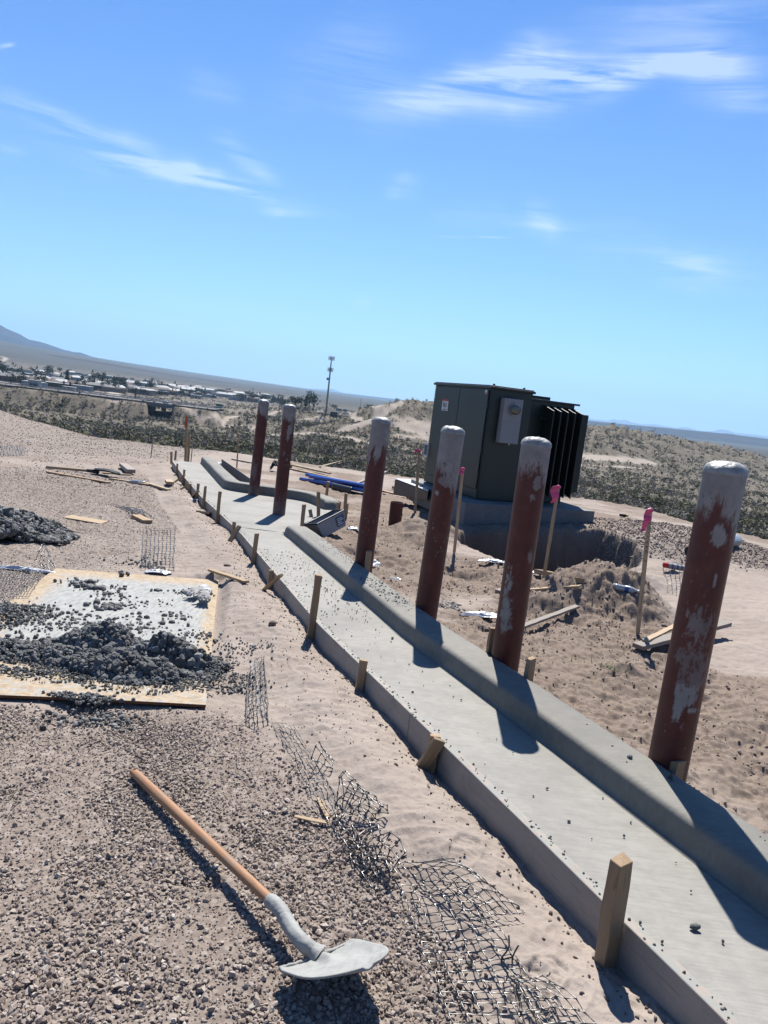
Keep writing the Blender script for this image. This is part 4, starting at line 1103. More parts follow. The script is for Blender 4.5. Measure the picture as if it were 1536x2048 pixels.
# ------------------------------------------------------------------ loose boards lying about
def lay(name, p, q, wd, th, mat, label, cat, group=None, lift=0.0, lift2=None, roll=0, mt=False, chip=.002):
    A = hb(p); B = hb(q); A[2] = gz(*A[:2]) + th / 2 + lift; B[2] = gz(*B[:2]) + th / 2 + (lift if lift2 is None else lift2)
    return board(name, A, B, wd, th, M[mat], label, cat, group, roll, 0, chip)


LB = 'loose boards lying on the ground'
for args in [
        ('board', (96, 945), (218, 967), .09, .03, 'wood', 'lower of two long boards near the dark bladed shovel', .0),
        ('board', (222, 958), (300, 974), .09, .035, 'wood', 'board with a clear bottle lying across it, on the left sand', .0),
        ('board', (290, 970), (338, 982), .07, .03, 'lath', 'pale end board beyond the bottle, towards the slab', .0),
        ('board', (205, 946), (262, 952), .06, .03, 'lath', 'thin strip of board just past the dark shovel blade', .0),
        ('wood_block', (246, 934), (262, 950), .16, .07, 'grey_wood', 'whitened timber block beside the dark shovel blade', .03),
        ('wood_block', (336, 968), (340, 974), .12, .05, 'lath', 'short pale offcut standing on end near the slab', .02),
        ('wood_block', (272, 1036), (295, 1047), .12, .05, 'wood', 'squared block of wood just above the flat wire grid', .0),
        ('wood_block', (404, 1028), (433, 1037), .17, .035, 'lath', 'scrap of clean board next to a tall stake on the sand', .0),
        ('board', (134, 1035), (209, 1045), .20, .012, 'lath', 'splintered plywood strip beside the dark mortar heap', .0),
        ('board', (420, 1149), (492, 1172), .055, .02, 'wood', 'pointed sliver of board right of the gloves', .01),
        ('wood_splinter', (637, 1600), (657, 1640), .022, .006, 'lath', 'upper of two pale splinters beside the torn mesh', .012),
        ('wood_splinter', (588, 1640), (657, 1650), .020, .006, 'lath', 'lower lying pale splinter beside the torn mesh', .012),
        ('board', (560, 922), (602, 935), .09, .04, 'wood', 'short board between the two pad bollards beyond the kerb', .0),
        ('board', (465, 920), (520, 930), .10, .03, 'grey_wood', 'grey board just left of the farthest bollard', .0),
        ('board', (580, 936), (624, 929), .09, .04, 'wood', 'board leaning across the start of the blue pipes', .03),
        ('board', (582, 940), (706, 968), .11, .05, 'wood', 'long timber running in front of the blue pipes', .0),
        ('board', (578, 935), (660, 952), .09, .04, 'lath', 'second long timber lying beside the blue pipes', .05),
        ('board', (640, 936), (686, 922), .06, .03, 'lath', 'thin stick propped up across the blue pipes', .02, .10),
        ('board', (704, 975), (772, 950), .07, .04, 'grey_wood', 'grey stick slanting behind the fourth bollard', .04, .06),
        ('board', (712, 972), (790, 990), .12, .05, 'wood', 'thick timber left of the white sheeted form', .0),
        ('board', (788, 978), (868, 995), .16, .06, 'wood', 'heavy timber lying along the white sheeted form', .02),
        ('board', (765, 990), (830, 997), .09, .03, 'lath', 'pale thin board in front of the heavy timber', .0),
        ('board', (815, 994), (855, 1020), .08, .045, 'wood', 'stub of timber pointing at the camera by the pad', .0),
        ('board', (900, 1038), (1002, 1037), .06, .03, 'grey_wood', 'long board at the edge of the pit under the transformer pad', .0),
        ('board', (1090, 1037), (1168, 1043), .05, .03, 'lath', 'thin pale board end sticking out past the pad corner', .0),
        ('board', (1056, 1184), (1160, 1186), .12, .035, 'lath', 'wide clean board just below the pit', .0),
        ('board', (1072, 1155), (1160, 1172), .07, .05, 'wood', 'rounded edge timber at the lip of the pit', .02),
        ('board', (1040, 1266), (1152, 1228), .055, .02, 'grey_wood', 'weathered lath leaning on the dirt mound', .02),
        ('board', (1272, 1312), (1448, 1273), .10, .035, 'grey_wood', 'broken grey board behind the nearest bollard', .02, .10),
        ('board', (1285, 1308), (1345, 1280), .05, .02, 'lath', 'yellow edged splinter lying on the broken grey board', .07),
        ('wood_block', (1005, 1180), (996, 1186), .06, .04, 'grey_wood', 'dark board stub left of the wide clean board', .0)]:
    n_, p_, q_, wd, th, mt, lb = args[:7]; lf = args[7]; l2 = args[8] if len(args) > 8 else None
    lay(n_, p_, q_, wd, th, mt, lb, {'board': 'board', 'wood_block': 'wood block', 'wood_splinter': 'splinter'}[n_], {'board': LB, 'wood_block': 'blocks and offcuts of wood', 'wood_splinter': None}[n_], lf, l2)


# ------------------------------------------------------------------ plywood mixing board, mortar heaps, gloves
def mat_osb():
    m = NT('plywood_sheet', .8, .2); co = m.coord('World'); v = m.voro(m.coord('World', (38, 62, 1)), 1, 'Color'); sp = m.N.new('ShaderNodeSeparateColor'); m.L.new(v, sp.inputs[0])
    c = m.ramp(sp.outputs[0], [(0, (.42, .31, .19)), (.5, (.54, .42, .28)), (1, (.62, .50, .36))]); ce = m.attr('cement'); n = m.noise(co, 30, 5, .65); n4 = m.noise(m.coord('World', (26, 6, 1)), 1.5, 4, .6)
    pc = m.ramp(n4, [(.3, (.30, .31, .30)), (.5, (.45, .455, .43)), (.8, (.60, .60, .56))]); f = m.ramp(m.math('ADD', ce, m.math('MULTIPLY', m.math('SUBTRACT', n, .5), .9)), [(.42, 0.), (.56, 1.)])
    return m.done(m.mix(f, c, pc), m.bump(n, .5, .004))


M['osb'] = mat_osb()


def sheet():
    Q = [hb(q) for q in [(112, 1142), (437, 1165), (411, 1420), (-235, 1392)]]; n1, n2 = 70, 50; V = []; ce = []
    zc = max(gz(q[0], q[1]) for q in Q); zc = np.mean([gz(q[0], q[1]) for q in Q]) + .012
    for i in range(n2 + 1):
        for j in range(n1 + 1):
            u, v = j / n1, i / n2; P = (Q[0] * (1 - u) + Q[1] * u) * (1 - v) + (Q[3] * (1 - u) + Q[2] * u) * v
            V.append((P[0], P[1], Gz(P[1]) + .018 + .012 * math.sin(u * 2.6) * math.sin(v * 2.2))); e = min(u * 1.6, (1 - u) * 3.2, v * 2.2, 9)
            ce.append(float(np.clip(.26 + e * 1.3, 0, .95)) if v < .8 else .44)
    V = np.array(V); k = len(V); F = []
    for i in range(n2):
        for j in range(n1): a = i * (n1 + 1) + j; F.append((a, a + n1 + 1, a + n1 + 2, a + 1)); F.append((k + a, k + a + 1, k + a + n1 + 2, k + a + n1 + 1))
    for j in range(n1): a = n2 * (n1 + 1) + j; F.append((a + 1, a, a + k, a + k + 1)); F.append((j, j + 1, j + 1 + k, j + k))
    for i in range(n2): a = i * (n1 + 1); F.append((a, a + n1 + 1, a + n1 + 1 + k, a + k)); a += n1; F.append((a + n1 + 1, a, a + k, a + n1 + 1 + k))
    VV = np.vstack([V, V - [0, 0, .015]]); o = tri_mesh('plywood_sheet', VV, F, M['osb'], False, {'cement': np.array(ce + [0] * k)})
    m2 = plain('plywood_edge', (.20, .09, .045), .8); o.data.materials.append(m2)
    mi = np.zeros(len(F), np.int32); mi[n1 * n2 * 2:] = 1; o.data.polygons.foreach_set('material_index', mi)
    tag(o, 'cement smeared plywood mixing board under the big mortar heap', 'plywood sheet'); return Q


SQ = sheet()


def lumps(n_var=8, sub=2, seed=4):
    V0, F0 = ico(sub); rg = np.random.default_rng(seed); out = []
    for k in range(n_var):
        V = V0 * rg.uniform(.75, 1.15, 3); n = fbm(V[:, 0] * 1 + k * 7 + V[:, 2] * .6, V[:, 1] + V[:, 2] * .8, .8, 3, 40 + k, .65); n2 = fbm(V[:, 0] + k * 3 + V[:, 2] * .9, V[:, 1] - V[:, 2] * .7, .32, 3, 60 + k, .7, True); V = V * (1 + .35 * n + .30 * n2)[:, None] + rg.normal(0, .04, V.shape); out.append((V * .5, F0))
    return out


LUMPS = lumps(10, 2); LUMPS1 = lumps(8, 1, 9)


def heap(name, label, cat, parts, seed, zbase=None):
    rg = np.random.default_rng(seed); P = []; S_ = []
    for (c, rx, ry, th, h, n, s0, s1) in parts:
        a = rg.random(n) * 6.283; r = rg.random(n) ** .62 * (1 + .25 * np.sin(a * 3 + seed) + .12 * np.sin(a * 7 + seed)); x = r * np.cos(a) * rx; y = r * np.sin(a) * ry; X = c[0] + x * math.cos(th) - y * math.sin(th); Y = c[1] + x * math.sin(th) + y * math.cos(th)
        hh = h * np.clip(1 - r ** 1.7, 0, 1) * (1 + .45 * fbm(X, Y, .16, 3, seed)); s = np.exp(rg.uniform(np.log(s0), np.log(s1), n)); Z = Gz(Y) + .03 + hh * rg.random(n) ** .45 + s * .15
        P.append(np.stack([X, Y, Z], 1)); S_.append(s)
    P = np.concatenate(P); S_ = np.concatenate(S_)
    # a solid core under the lumps
    vd = np.where(S_ > .022, rg.integers(0, 10, len(P)), 10 + rg.integers(0, 8, len(P))); o = scatter_mesh(name, LUMPS + LUMPS1, P, S_, M['wet'], rg, smooth=False, vid=vd, tone=np.clip(rg.normal(.38, .28, len(P)), 0, 1))
    return tag(o, label, cat, 'heaps of wet mortar') if name == 'mortar_heap' else tag(o, label, cat, None, 'stuff')


def hp(px, py, h=.0): p = at(px, py, .13 + h); return p


c1, c2, c3, c4, c5, c6 = hp(250, 1345), hp(330, 1330), hp(140, 1320), hp(420, 1345), hp(60, 1300), hp(210, 1300)
heap('mortar_heap', 'big dark heap of wet mortar lumps on the plywood board', 'mortar heap', [(c1, .42, .14, .05, .11, 5200, .006, .026), (c1, .38, .12, .05, .12, 420, .022, .048), (c6, .32, .13, 0, .17, 4600, .006, .028), (c6, .30, .12, 0, .17, 420, .022, .052), (c2, .30, .13, .1, .15, 4200, .006, .028), (c2, .30, .12, .1, .15, 380, .022, .058), (c3, .34, .12, .2, .07, 1900, .006, .03), (c1, .70, .24, .05, .02, 2400, .004, .018),
      (hp(405, 1335), .15, .12, 0, .06, 1300, .006, .022), (hp(435, 1325), .14, .14, 0, .02, 260, .004, .014), (hp(30, 1300), .40, .15, .1, .05, 1300, .006, .03), (hp(170, 1398), .18, .06, 0, .02, 300, .005, .022), (hp(80, 1350), .35, .08, 0, .02, 300, .006, .02), (hp(20, 1230), .25, .3, 0, .03, 700, .006, .026)], 31)
heap('mortar_heap', 'smaller dark heap of mortar at the left edge on the sand', 'mortar heap', [(at(20, 1058, .15), .52, .40, .0, .22, 6000, .010, .038), (at(20, 1058, .15), .50, .38, .0, .23, 400, .03, .06), (at(88, 1056, .15), .22, .24, .0, .12, 1500, .009, .034), (at(-60, 1060, .15), .7, .5, 0, .3, 2600, .02, .07), (at(60, 1080, .12), .30, .10, 0, .02, 140, .02, .05)], 32)
heap('mortar_spill', 'low dark spill of mortar behind the third bollard', 'mortar heap', [(at(888, 1215, .12), .16, .30, .3, .015, 420, .008, .028)], 33)


def crumbs():
    rg = np.random.default_rng(12); P = []; S_ = []
    for (px, py, r, n, s0, s1) in [(160, 1165, .10, 60, .01, .045), (185, 1175, .06, 25, .02, .05), (215, 1190, .12, 60, .008, .03), (240, 1175, .06, 20, .01, .03), (210, 1215, .07, 45, .02, .055), (245, 1210, .08, 40, .01, .03), (380, 1185, .10, 70, .006, .025), (310, 1180, .03, 6, .02, .04), (300, 1205, .12, 20, .01, .025), (250, 1255, .12, 45, .01, .035),
                                   (190, 1250, .2, 90, .008, .035), (290, 1240, .15, 40, .01, .045), (350, 1230, .08, 35, .008, .03), (140, 1250, .18, 70, .008, .03), (340, 1265, .15, 60, .006, .03), (400, 1270, .10, 70, .006, .025), (100, 1290, .15, 60, .01, .03), (40, 1230, .3, 250, .008, .035), (20, 1290, .2, 100, .01, .04),
                                   (285, 1120, .15, 60, .008, .03), (300, 1130, .08, 30, .01, .03), (240, 1145, .05, 6, .02, .05), (470, 1165, .12, 30, .005, .02), (480, 1300, .15, 160, .006, .018), (470, 1370, .08, 120, .006, .02), (180, 1420, .14, 120, .008, .03), (250, 1425, .10, 50, .008, .022)]:
        c = at(px, py, .13); k = rg.normal(0, r * .6, (n, 2)); P.append(np.stack([c[0] + k[:, 0] * 1.4, c[1] + k[:, 1], Gz(c[1] + k[:, 1]) + .024 + 0 * k[:, 0]], 1)); S_.append(np.exp(rg.uniform(np.log(s0), np.log(s1), n)))
    P = np.concatenate(P); S_ = np.concatenate(S_); g_ = H(P[:, 0], P[:, 1]); onb = in_poly(P[:, 0], P[:, 1], [tuple(q[:2]) for q in SQ]); P[:, 2] = np.where(onb, np.maximum(Gz(P[:, 1]) + .026, 0 * g_ + Gz(P[:, 1]) + .026), g_ + .003) + S_ * .2
    # loose crumbs on the concrete pan and the kerb top
    x = []; 
    for (y0, y1, u0, u1, n, s1) in [(5.2, 7.6, .08, .50, 260, .013), (3.9, 5.2, .1, .5, 26, .012), (2.0, 4.0, .1, .5, 16, .013), (5.2, 8.0, .62, .79, 240, .010), (5.4, 6.2, .60, .78, 150, .015), (2.4, 5, .62, .78, 14, .010)]:
        yy = rg.uniform(y0, y1, n); uu = rg.uniform(u0, u1, n); x.append(np.stack([front(yy) + uu, yy, PAN - .028 * yy + np.where(uu > .6, .118, 0)], 1)); S_ = np.append(S_, np.exp(rg.uniform(np.log(.004), np.log(s1), n)))
    for (px, py, sz, zz) in [(1390, 1857, .028, PAN), (1260, 1517, .026, PAN + .118), (1340, 1556, .026, PAN + .118), (785, 1277, .02, PAN), (654, 1180, .02, PAN), (1138, 1643, .012, PAN), (1248, 1672, .010, PAN)]: x.append(at(px, py, zz)[None]); S_ = np.append(S_, sz)
    Q = np.concatenate(x); P = np.vstack([P, Q]); P[-len(Q):, 2] += S_[-len(Q):] * .22
    # mortar bits dropped along both forms
    yy = rg.uniform(1.6, 13, 900); s = np.exp(rg.uniform(np.log(.004), np.log(.012), 900)); uu = np.where(rg.random(900) < .6, rg.normal(.03, .012, 900), rg.normal(.80, .01, 900)); P2 = np.stack([front(yy) + uu, yy, PAN - .028 * yy + .004 + np.where(uu > .5, .108, 0)], 1); k = (uu < .4) | (yy < 8.4)
    P = np.vstack([P, P2[k]]); S_ = np.concatenate([S_, s[k]])
    tag(scatter_mesh('mortar_crumbs', LUMPS1, P, S_, M['wet'], rg, smooth=True), 'dark mortar crumbs dropped over the board, pan and kerb', None, None, 'stuff')


crumbs()


def grow(V, F, mat, name, parent=None, sub=1, solid=0):
    me = bpy.data.meshes.new(name); me.from_pydata([tuple(v) for v in V], [], F); me.materials.append(mat); me.polygons.foreach_set('use_smooth', [True] * len(F)); me.update(); o = bpy.data.objects.new(name, me); C.objects.link(o)
    if parent: o.parent = parent
    if solid: o.modifiers.new('thick', 'SOLIDIFY').thickness = solid
    if sub: m = o.modifiers.new('sub', 'SUBSURF'); m.levels = sub; m.render_levels = sub
    return o


def glove(px, py, ang, label, lift=.0):
    """a work glove lying crumpled: one skinned surface with a cuff, palm, four fingers and a thumb"""
    c = at(px, py, .155 + lift); r_ = thing('work_glove', c, label, 'glove', 'discarded work gloves', (0, 0, ang)); pts = [(0, -.10, .02), (0, -.05, .022), (0, 0, .026), (0, .04, .028)]; rd = [.034, .036, .042, .040]; ed = [(0, 1), (1, 2), (2, 3)]
    for k, x in enumerate((-.033, -.011, .012, .033)):
        b = len(pts); L_ = [.055, .07, .066, .05][k]; pts += [(x, .06, .026), (x * 1.2, .06 + L_ * .5, .034), (x * 1.25, .06 + L_ * .85, .022), (x * 1.2, .06 + L_, .008)]; rd += [.014, .0125, .012, .010]; ed += [(3, b), (b, b + 1), (b + 1, b + 2), (b + 2, b + 3)]
    b = len(pts); pts += [(.045, .0, .024), (.07, .025, .022), (.078, .05, .014)]; rd += [.016, .014, .012]; ed += [(2, b), (b, b + 1), (b + 1, b + 2)]
    me = bpy.data.meshes.new('hand'); me.from_pydata(pts, ed, []); me.update(); o = bpy.data.objects.new('hand', me); C.objects.link(o); o.parent = r_; me.materials.append(M['glove'])
    sk = o.modifiers.new('skin', 'SKIN'); 
    for i, v in enumerate(me.skin_vertices[0].data): v.radius = (rd[i], rd[i] * .62); v.use_root = (i == 1)
    s = o.modifiers.new('sub', 'SUBSURF'); s.levels = 2; s.render_levels = 2; d = o.modifiers.new('crumple', 'DISPLACE'); tx = bpy.data.textures.new('crumple', 'CLOUDS'); tx.noise_scale = .03; d.texture = tx; d.strength = .012
    V = []; F = []
    for i, (y, w_, h) in enumerate([(-.09, .036, .024), (-.115, .043, .028), (-.135, .047, .030), (-.136, .040, .024)]):
        for q in range(20): t = q / 20 * 6.283; V.append((w_ * math.cos(t), y, .024 + h * math.sin(t)))
    for i in range(3):
        for q in range(20): F.append((i * 20 + q, i * 20 + (q + 1) % 20, (i + 1) * 20 + (q + 1) % 20, (i + 1) * 20 + q))
    grow(V, F, M['glove_cuff'], 'cuff', r_, 1)


M['glove'] = plain('glove_leather', (.40, .39, .38), .75, .3, var=.4, scale=25, bump=.01); M['glove_cuff'] = plain('glove_cuff', (.62, .64, .66), .7, var=.2, scale=30)
glove(392, 1188, 2.9, 'white cuffed work glove nearest the right corner of the mixing board'); glove(410, 1196, .2 + 3.1, 'rumpled grey work glove lying over its partner on the mixing board', .012)


# ------------------------------------------------------------------ plastic mesh (geogrid)
def geogrid(label, corners, nu, nv, lift=lambda u, v: 0.01, r=.0016, mat='grid', drop=.0, seed=0, wob=.0028, world=None, node=2.0, name='mesh_offcut', skew=None):
    """square mesh: ribs thick at the knots; corners are ground points in order, bent by lift()"""
    Q = [hb(q) for q in corners] if world is None else [np.array(q, float) for q in world]; rg = np.random.default_rng(seed)
    def P(u, v):
        p = (Q[0] * (1 - u) + Q[1] * u) * (1 - v) + (Q[3] * (1 - u) + Q[2] * u) * v
        if skew: p = p + np.array(skew(u, v))
        return p
    W = rg.normal(0, wob, (nu + 1, nv + 1, 3)) * [1, 1, .5]; sub = 3
    pts = {}; segs = []
    for j in range(nv + 1):
        for i in range(nu):
            if rg.random() < drop: continue
            segs.append(((i, j), (i + 1, j)))
    for i in range(nu + 1):
        for j in range(nv):
            if rg.random() < drop: continue
            segs.append(((i, j), (i, j + 1)))
    A = []; 
    for (a, b) in segs:
        for t in (0, .18, .5, .82, 1):
            u = (a[0] + (b[0] - a[0]) * t) / nu; v = (a[1] + (b[1] - a[1]) * t) / nv; w_ = W[a] * (1 - t) + W[b] * t; A.append(P(u, v) + w_)
            A[-1] = A[-1] + np.array([0, 0, 0]); A[-1][2] = lift(u, v) + abs(w_[2])
    A = np.array(A); hz_ = H(A[:, 0], A[:, 1], False) + .001 if world is None else A[:, 2] * 0 + np.array([q[2] for q in Q]).mean(); A[:, 2] += hz_
    A = A.reshape(-1, 5, 3); V = []; F = []; n0 = 0; rr = [r * node, r * 1.15, r * .8, r * 1.15, r * node]
    for sgm in A:
        d = sgm[4] - sgm[0]; d /= np.linalg.norm(d) + 1e-9; s = np.cross(d, [0, 0, 1.]); s /= np.linalg.norm(s) + 1e-9; u_ = np.cross(s, d)
        for k in range(5):
            for (a_, b_) in ((1, 0), (0, 1), (-1, 0), (0, -1)): V.append(sgm[k] + s * a_ * rr[k] + u_ * b_ * rr[k] * .75)
        for k in range(4):
            for q in range(4): F.append((n0 + k * 4 + q, n0 + k * 4 + (q + 1) % 4, n0 + (k + 1) * 4 + (q + 1) % 4, n0 + (k + 1) * 4 + q))
        n0 += 20
    o = tri_mesh(name, V, F, M[mat], True); return tag(o, label, 'plastic mesh', 'torn pieces of black plastic ground mesh')


sm = lambda x: math.sin(math.pi * max(0, min(1, x)))
geogrid('long flat strip of shiny mesh running off the bottom of the picture', [(800, 1780), (935, 1775), (1120, 2060), (905, 2060)], 6, 15, lambda u, v: .014 + .02 * sm(u) * sm(v * 2), .0018, seed=1, drop=.02)
geogrid('humped shiny mesh piece spreading right over the sand above the long strip', [(795, 1735), (905, 1728), (1050, 1838), (960, 1852)], 6, 9, lambda u, v: .016 + .055 * sm(u) * sm(v), .0018, seed=2)
geogrid('mesh corner at the bottom right of the long strip', [(1000, 1965), (1085, 1965), (1190, 2060), (1050, 2060)], 6, 5, lambda u, v: .012 + .02 * sm(v), .0018, seed=3, drop=.08)
geogrid('dark twisted band of mesh folded upright along the gravel edge', [(655, 1645), (690, 1625), (800, 1750), (745, 1790)], 4, 11, lambda u, v: .012 + .065 * u * (1 + .3 * math.sin(v * 9)), .0024, seed=4, wob=.009)
geogrid('diagonal mesh scrap hanging off the folded band over the gravel', [(690, 1700), (760, 1720), (800, 1790), (720, 1740)], 4, 5, lambda u, v: .012 + .04 * u, .0022, seed=5, drop=.1, wob=.01)
geogrid('curled fan of black diamond mesh standing on the sand', [(668, 1625), (690, 1598), (775, 1640), (745, 1652)], 8, 5, lambda u, v: .010 + .13 * (1 - abs(u * 2 - 1) ** 2) * (1 - v * .6), .0022, seed=6, wob=.007)
geogrid('small curled square of mesh with four open cells', [(620, 1540), (640, 1518), (668, 1535), (660, 1552)], 3, 3, lambda u, v: .03 + .07 * (1 - v) * sm(u * .8 + .1), .0022, seed=7)
geogrid('dusty mesh half buried along the gravel edge above the fan', [(545, 1450), (590, 1460), (690, 1625), (640, 1640)], 5, 16, lambda u, v: .008 + .012 * sm(u), .0016, 'grid_dusty', seed=8, drop=.12)
geogrid('narrow cement crusted roll of mesh right of the plywood corner', [(495, 1350), (527, 1320), (538, 1450), (493, 1450)], 5, 12, lambda u, v: .014 + .035 * sm(u), .0022, 'grid_dusty', seed=9)
geogrid('flat square of wire mesh on the sand beyond the mixing board', [(287, 1062), (350, 1062), (347, 1148), (283, 1142)], 8, 18, lambda u, v: .030, .0024, 'grid_dusty', seed=10, wob=.004, node=1.3)
geogrid('wide sheet of mesh at the left edge beside the mixing board', [(-120, 1145), (98, 1140), (45, 1215), (-160, 1215)], 34, 22, lambda u, v: .012 + .02 * sm(v), .0016, seed=11, wob=.004)
geogrid('upright curled corner of mesh behind the left corner of the mixing board', [(70, 1138), (92, 1122), (108, 1138), (95, 1146)], 4, 4, lambda u, v: .02 + .16 * (1 - v) * sm(u * .7 + .1), .0028, seed=12)
geogrid('tangled wire mesh strand on the left sand', [(212, 1008), (285, 1022), (306, 1042), (262, 1030)], 14, 2, lambda u, v: .012 + .04 * v * abs(math.sin(u * 12)), .003, seed=13, wob=.016)
geogrid('faint mesh lying on the pebbly ground at the far left edge', [(-20, 893), (45, 893), (50, 912), (-20, 915)], 12, 7, lambda u, v: .02, .004, 'grid_dusty', seed=14, wob=.01)
geogrid('small mesh scrap under the red capped can', [(1325, 1135), (1370, 1130), (1375, 1195), (1335, 1185)], 5, 7, lambda u, v: .02 + .03 * sm(u), .0022, seed=15)
_p = at(1005, 1962, .12)
m = MB()
for q in [[(0, 0, -.02), (.0, .005, .03), (-.012, .01, .07), (.006, .01, .11), (.0, .01, .15)], [(0, 0, .02), (.022, 0, .05), (.018, .0, .09), (.03, .0, .13)], [(-.012, .01, .07), (.018, 0, .09)], [(-.005, 0, .03), (-.03, 0, .055)]]: m.tube(smooth_pts(q, 10), .0026, 5)
o = m.build('mesh_offcut', M['grid'], smooth=True); o.location = tuple(_p - [0, 0, .01]); tag(o, 'tiny upright twig of snapped mesh ribs standing in the sand', 'plastic mesh', 'torn pieces of black plastic ground mesh')


# ------------------------------------------------------------------ litter, pipes and metal pieces on the right
def crumple(name, px, py, w_, d_, h_, mat, label, cat, seed, group=None, lift=.0):
    """a crumpled film of plastic: a folded sheet with real volume"""
    c = hb((px, py)); c[2] = gz(c[0], c[1]) + lift; n = 22; V = []; rg = np.random.default_rng(seed)
    for i in range(n + 1):
        for j in range(n + 1):
            u = i / n * 2 - 1; v = j / n * 2 - 1; r2 = max(0, 1 - (abs(u) ** 2.5 + abs(v) ** 2.5) * .5)
            q = float(fbm(np.array([u * .9 + seed]), np.array([v * .9]), .55, 4, seed, .65, True)[0]); q2 = float(fbm(np.array([u + seed + 5]), np.array([v]), .7, 2, seed + 4)[0])
            V.append((u * w_ / 2 * (1 + .35 * q2), v * d_ / 2 * (1 - .35 * q2), .004 + h_ * r2 * (.55 + .6 * q)))
    F = [(i * (n + 1) + j, (i + 1) * (n + 1) + j, (i + 1) * (n + 1) + j + 1, i * (n + 1) + j + 1) for i in range(n) for j in range(n)]
    o = grow(V, F, M[mat], name, None, 0, .0015); o.location = tuple(c); return tag(o, label, cat, group)


PB = 'plastic bags and film lying on the ground'
crumple('plastic_bag', 742, 1140, .20, .16, .07, 'white_plastic', 'crumpled white plastic bag beside the stake at the fourth bollard', 'plastic bag', 1, PB)
crumple('plastic_bag', 968, 1243, .36, .11, .05, 'white_plastic', 'long white plastic bag half buried beside the second nearest bollard', 'plastic bag', 2, PB)
crumple('plastic_bag', 985, 1133, .34, .10, .05, 'white_plastic', 'white plastic bag twisted on the sand below the pit', 'plastic bag', 3, PB)
crumple('plastic_bag', 1063, 1151, .10, .10, .04, 'white_plastic', 'small white scrap of plastic at the lip of the pit', 'plastic bag', 4, PB)
crumple('plastic_bag', 790, 1156, .16, .08, .03, 'clear_plastic', 'small pale blue wrapper behind the kerb between two bollards', 'plastic bag', 5, PB)
crumple('plastic_bag', 707, 1062, .14, .12, .05, 'white_plastic', 'white plastic scrap in the hollow left of the fourth bollard', 'plastic bag', 6, PB)
crumple('plastic_bag', 316, 1149, .2, .09, .03, 'white_plastic', 'white bag under the flat wire grid above the mixing board', 'plastic bag', 7, PB)
crumple('plastic_bag', 60, 1143, .5, .06, .04, 'white_plastic', 'glinting white film along the edge of the left mesh sheet', 'plastic bag', 8, PB)
crumple('plastic_bag', 388, 1003, .32, .07, .02, 'white_plastic', 'white streak of film on the sand near the leaning stakes', 'plastic bag', 9, PB)
crumple('paper_wrapper', 440, 931, .25, .2, .08, 'white_plastic', 'white wrapper behind the far kerb board', 'wrapper', 10)
crumple('rag', 552, 944, .34, .30, .30, 'black', 'dark rag standing in a lump between the two pad bollards', 'rag', 11)


def bottle(px, py, ang, label, L_=.22, R_=.032, cap='white', band='blue', lift=.03):
    c = hb((px, py)); c[2] = gz(c[0], c[1]) + lift; r_ = thing('plastic_bottle', c, label, 'bottle', 'empty drink bottles', (0, 0, ang))
    P = [(-L_ / 2, .6), (-L_ / 2 + .006, 1), (-L_ * .30, 1), (-L_ * .28, .93), (-L_ * .05, .95), (0, .88), (L_ * .15, 1), (L_ * .28, .85), (L_ * .36, .45), (L_ * .42, .38), (L_ * .44, .38)]
    MB().tube([np.array([x, 0, 0]) for x, k in P], [R_ * k for x, k in P], 18).build('bottle_body', M['clear_plastic'], r_, smooth=True)
    MB().tube([np.array([L_ * .44, 0, 0]), np.array([L_ * .50, 0, 0])], R_ * .45, 14).build('cap', M[cap], r_)
    MB().tube([np.array([-L_ * .02, 0, 0]), np.array([L_ * .14, 0, 0])], [R_ * 1.02, R_ * 1.04], 18, False).build('bottle_label', M[band], r_)


bottle(1250, 1186, -.45, 'clear bottle with blue label on top of the dirt mound', .24, .032)
bottle(274, 970, 2.9, 'clear bottle lying across the long board on the left sand', .30, .038, band='clear_plastic')


def spray_can():
    c = hb((1350, 1147)); c[2] = gz(c[0], c[1]) + .045; r_ = thing('spray_can', c, 'red capped can lying on a mesh scrap behind the nearest bollard', 'spray can', None, (0, .05, -.05)); X = lambda a: np.array([a, 0, 0])
    MB().tube([X(-.10), X(-.095), X(.10), X(.115)], [.028, .033, .033, .024], 20).build('can_body', M['grey_metal'], r_, smooth=False); MB().tube([X(-.155), X(-.15), X(-.101)], [.024, .031, .033], 20).build('cap', M['red'], r_)
    for a in (-.06, 0, .05): MB().tube([X(a), X(a + .02)], .0338, 20, False).build('printed_band', M['sticker_blue'], r_)


spray_can()
_c = hb((1378, 1113)); _m = MB(); _m.tube([np.array([0, -.02, .06]), np.array([0, .02, .06])], [.075, .075], 24); _m.tube([np.array([0, -.026, .06]), np.array([0, -.02, .06])], [.03, .05], 20)
_o = _m.build('hose_reel', M['black']); _o.location = (_c[0], _c[1], gz(_c[0], _c[1])); tag(_o, 'round black disc half hidden behind the nearest bollard', 'disc')


def pvc():
    A = hb((1440, 1100)); Bp = hb((1490, 1090)); A[2] = gz(*A[:2]) + .09; Bp[2] = gz(*Bp[:2]) + .12; d = (Bp - A) / np.linalg.norm(Bp - A); B0 = A - d * .5; B1 = A + d * .62; n = 24
    s = np.cross(d, [0, 0, 1.]); s /= np.linalg.norm(s); u = np.cross(s, d); V = []; F = []
    for (p, R_) in ((B0, .10), (B1, .10), (B1, .09), (B0, .09)):
        for q in range(n): t = q / n * 6.28319; V.append(p + s * math.cos(t) * R_ + u * math.sin(t) * R_)
    for i in range(4):
        for q in range(n): F.append((i * n + q, i * n + (q + 1) % n, ((i + 1) % 4) * n + (q + 1) % n, ((i + 1) % 4) * n + q))
    tag(grow(V, F, M['pvc'], 'plastic_pipe', None, 0), 'grey plastic pipe end poking out from behind the nearest bollard', 'pipe')


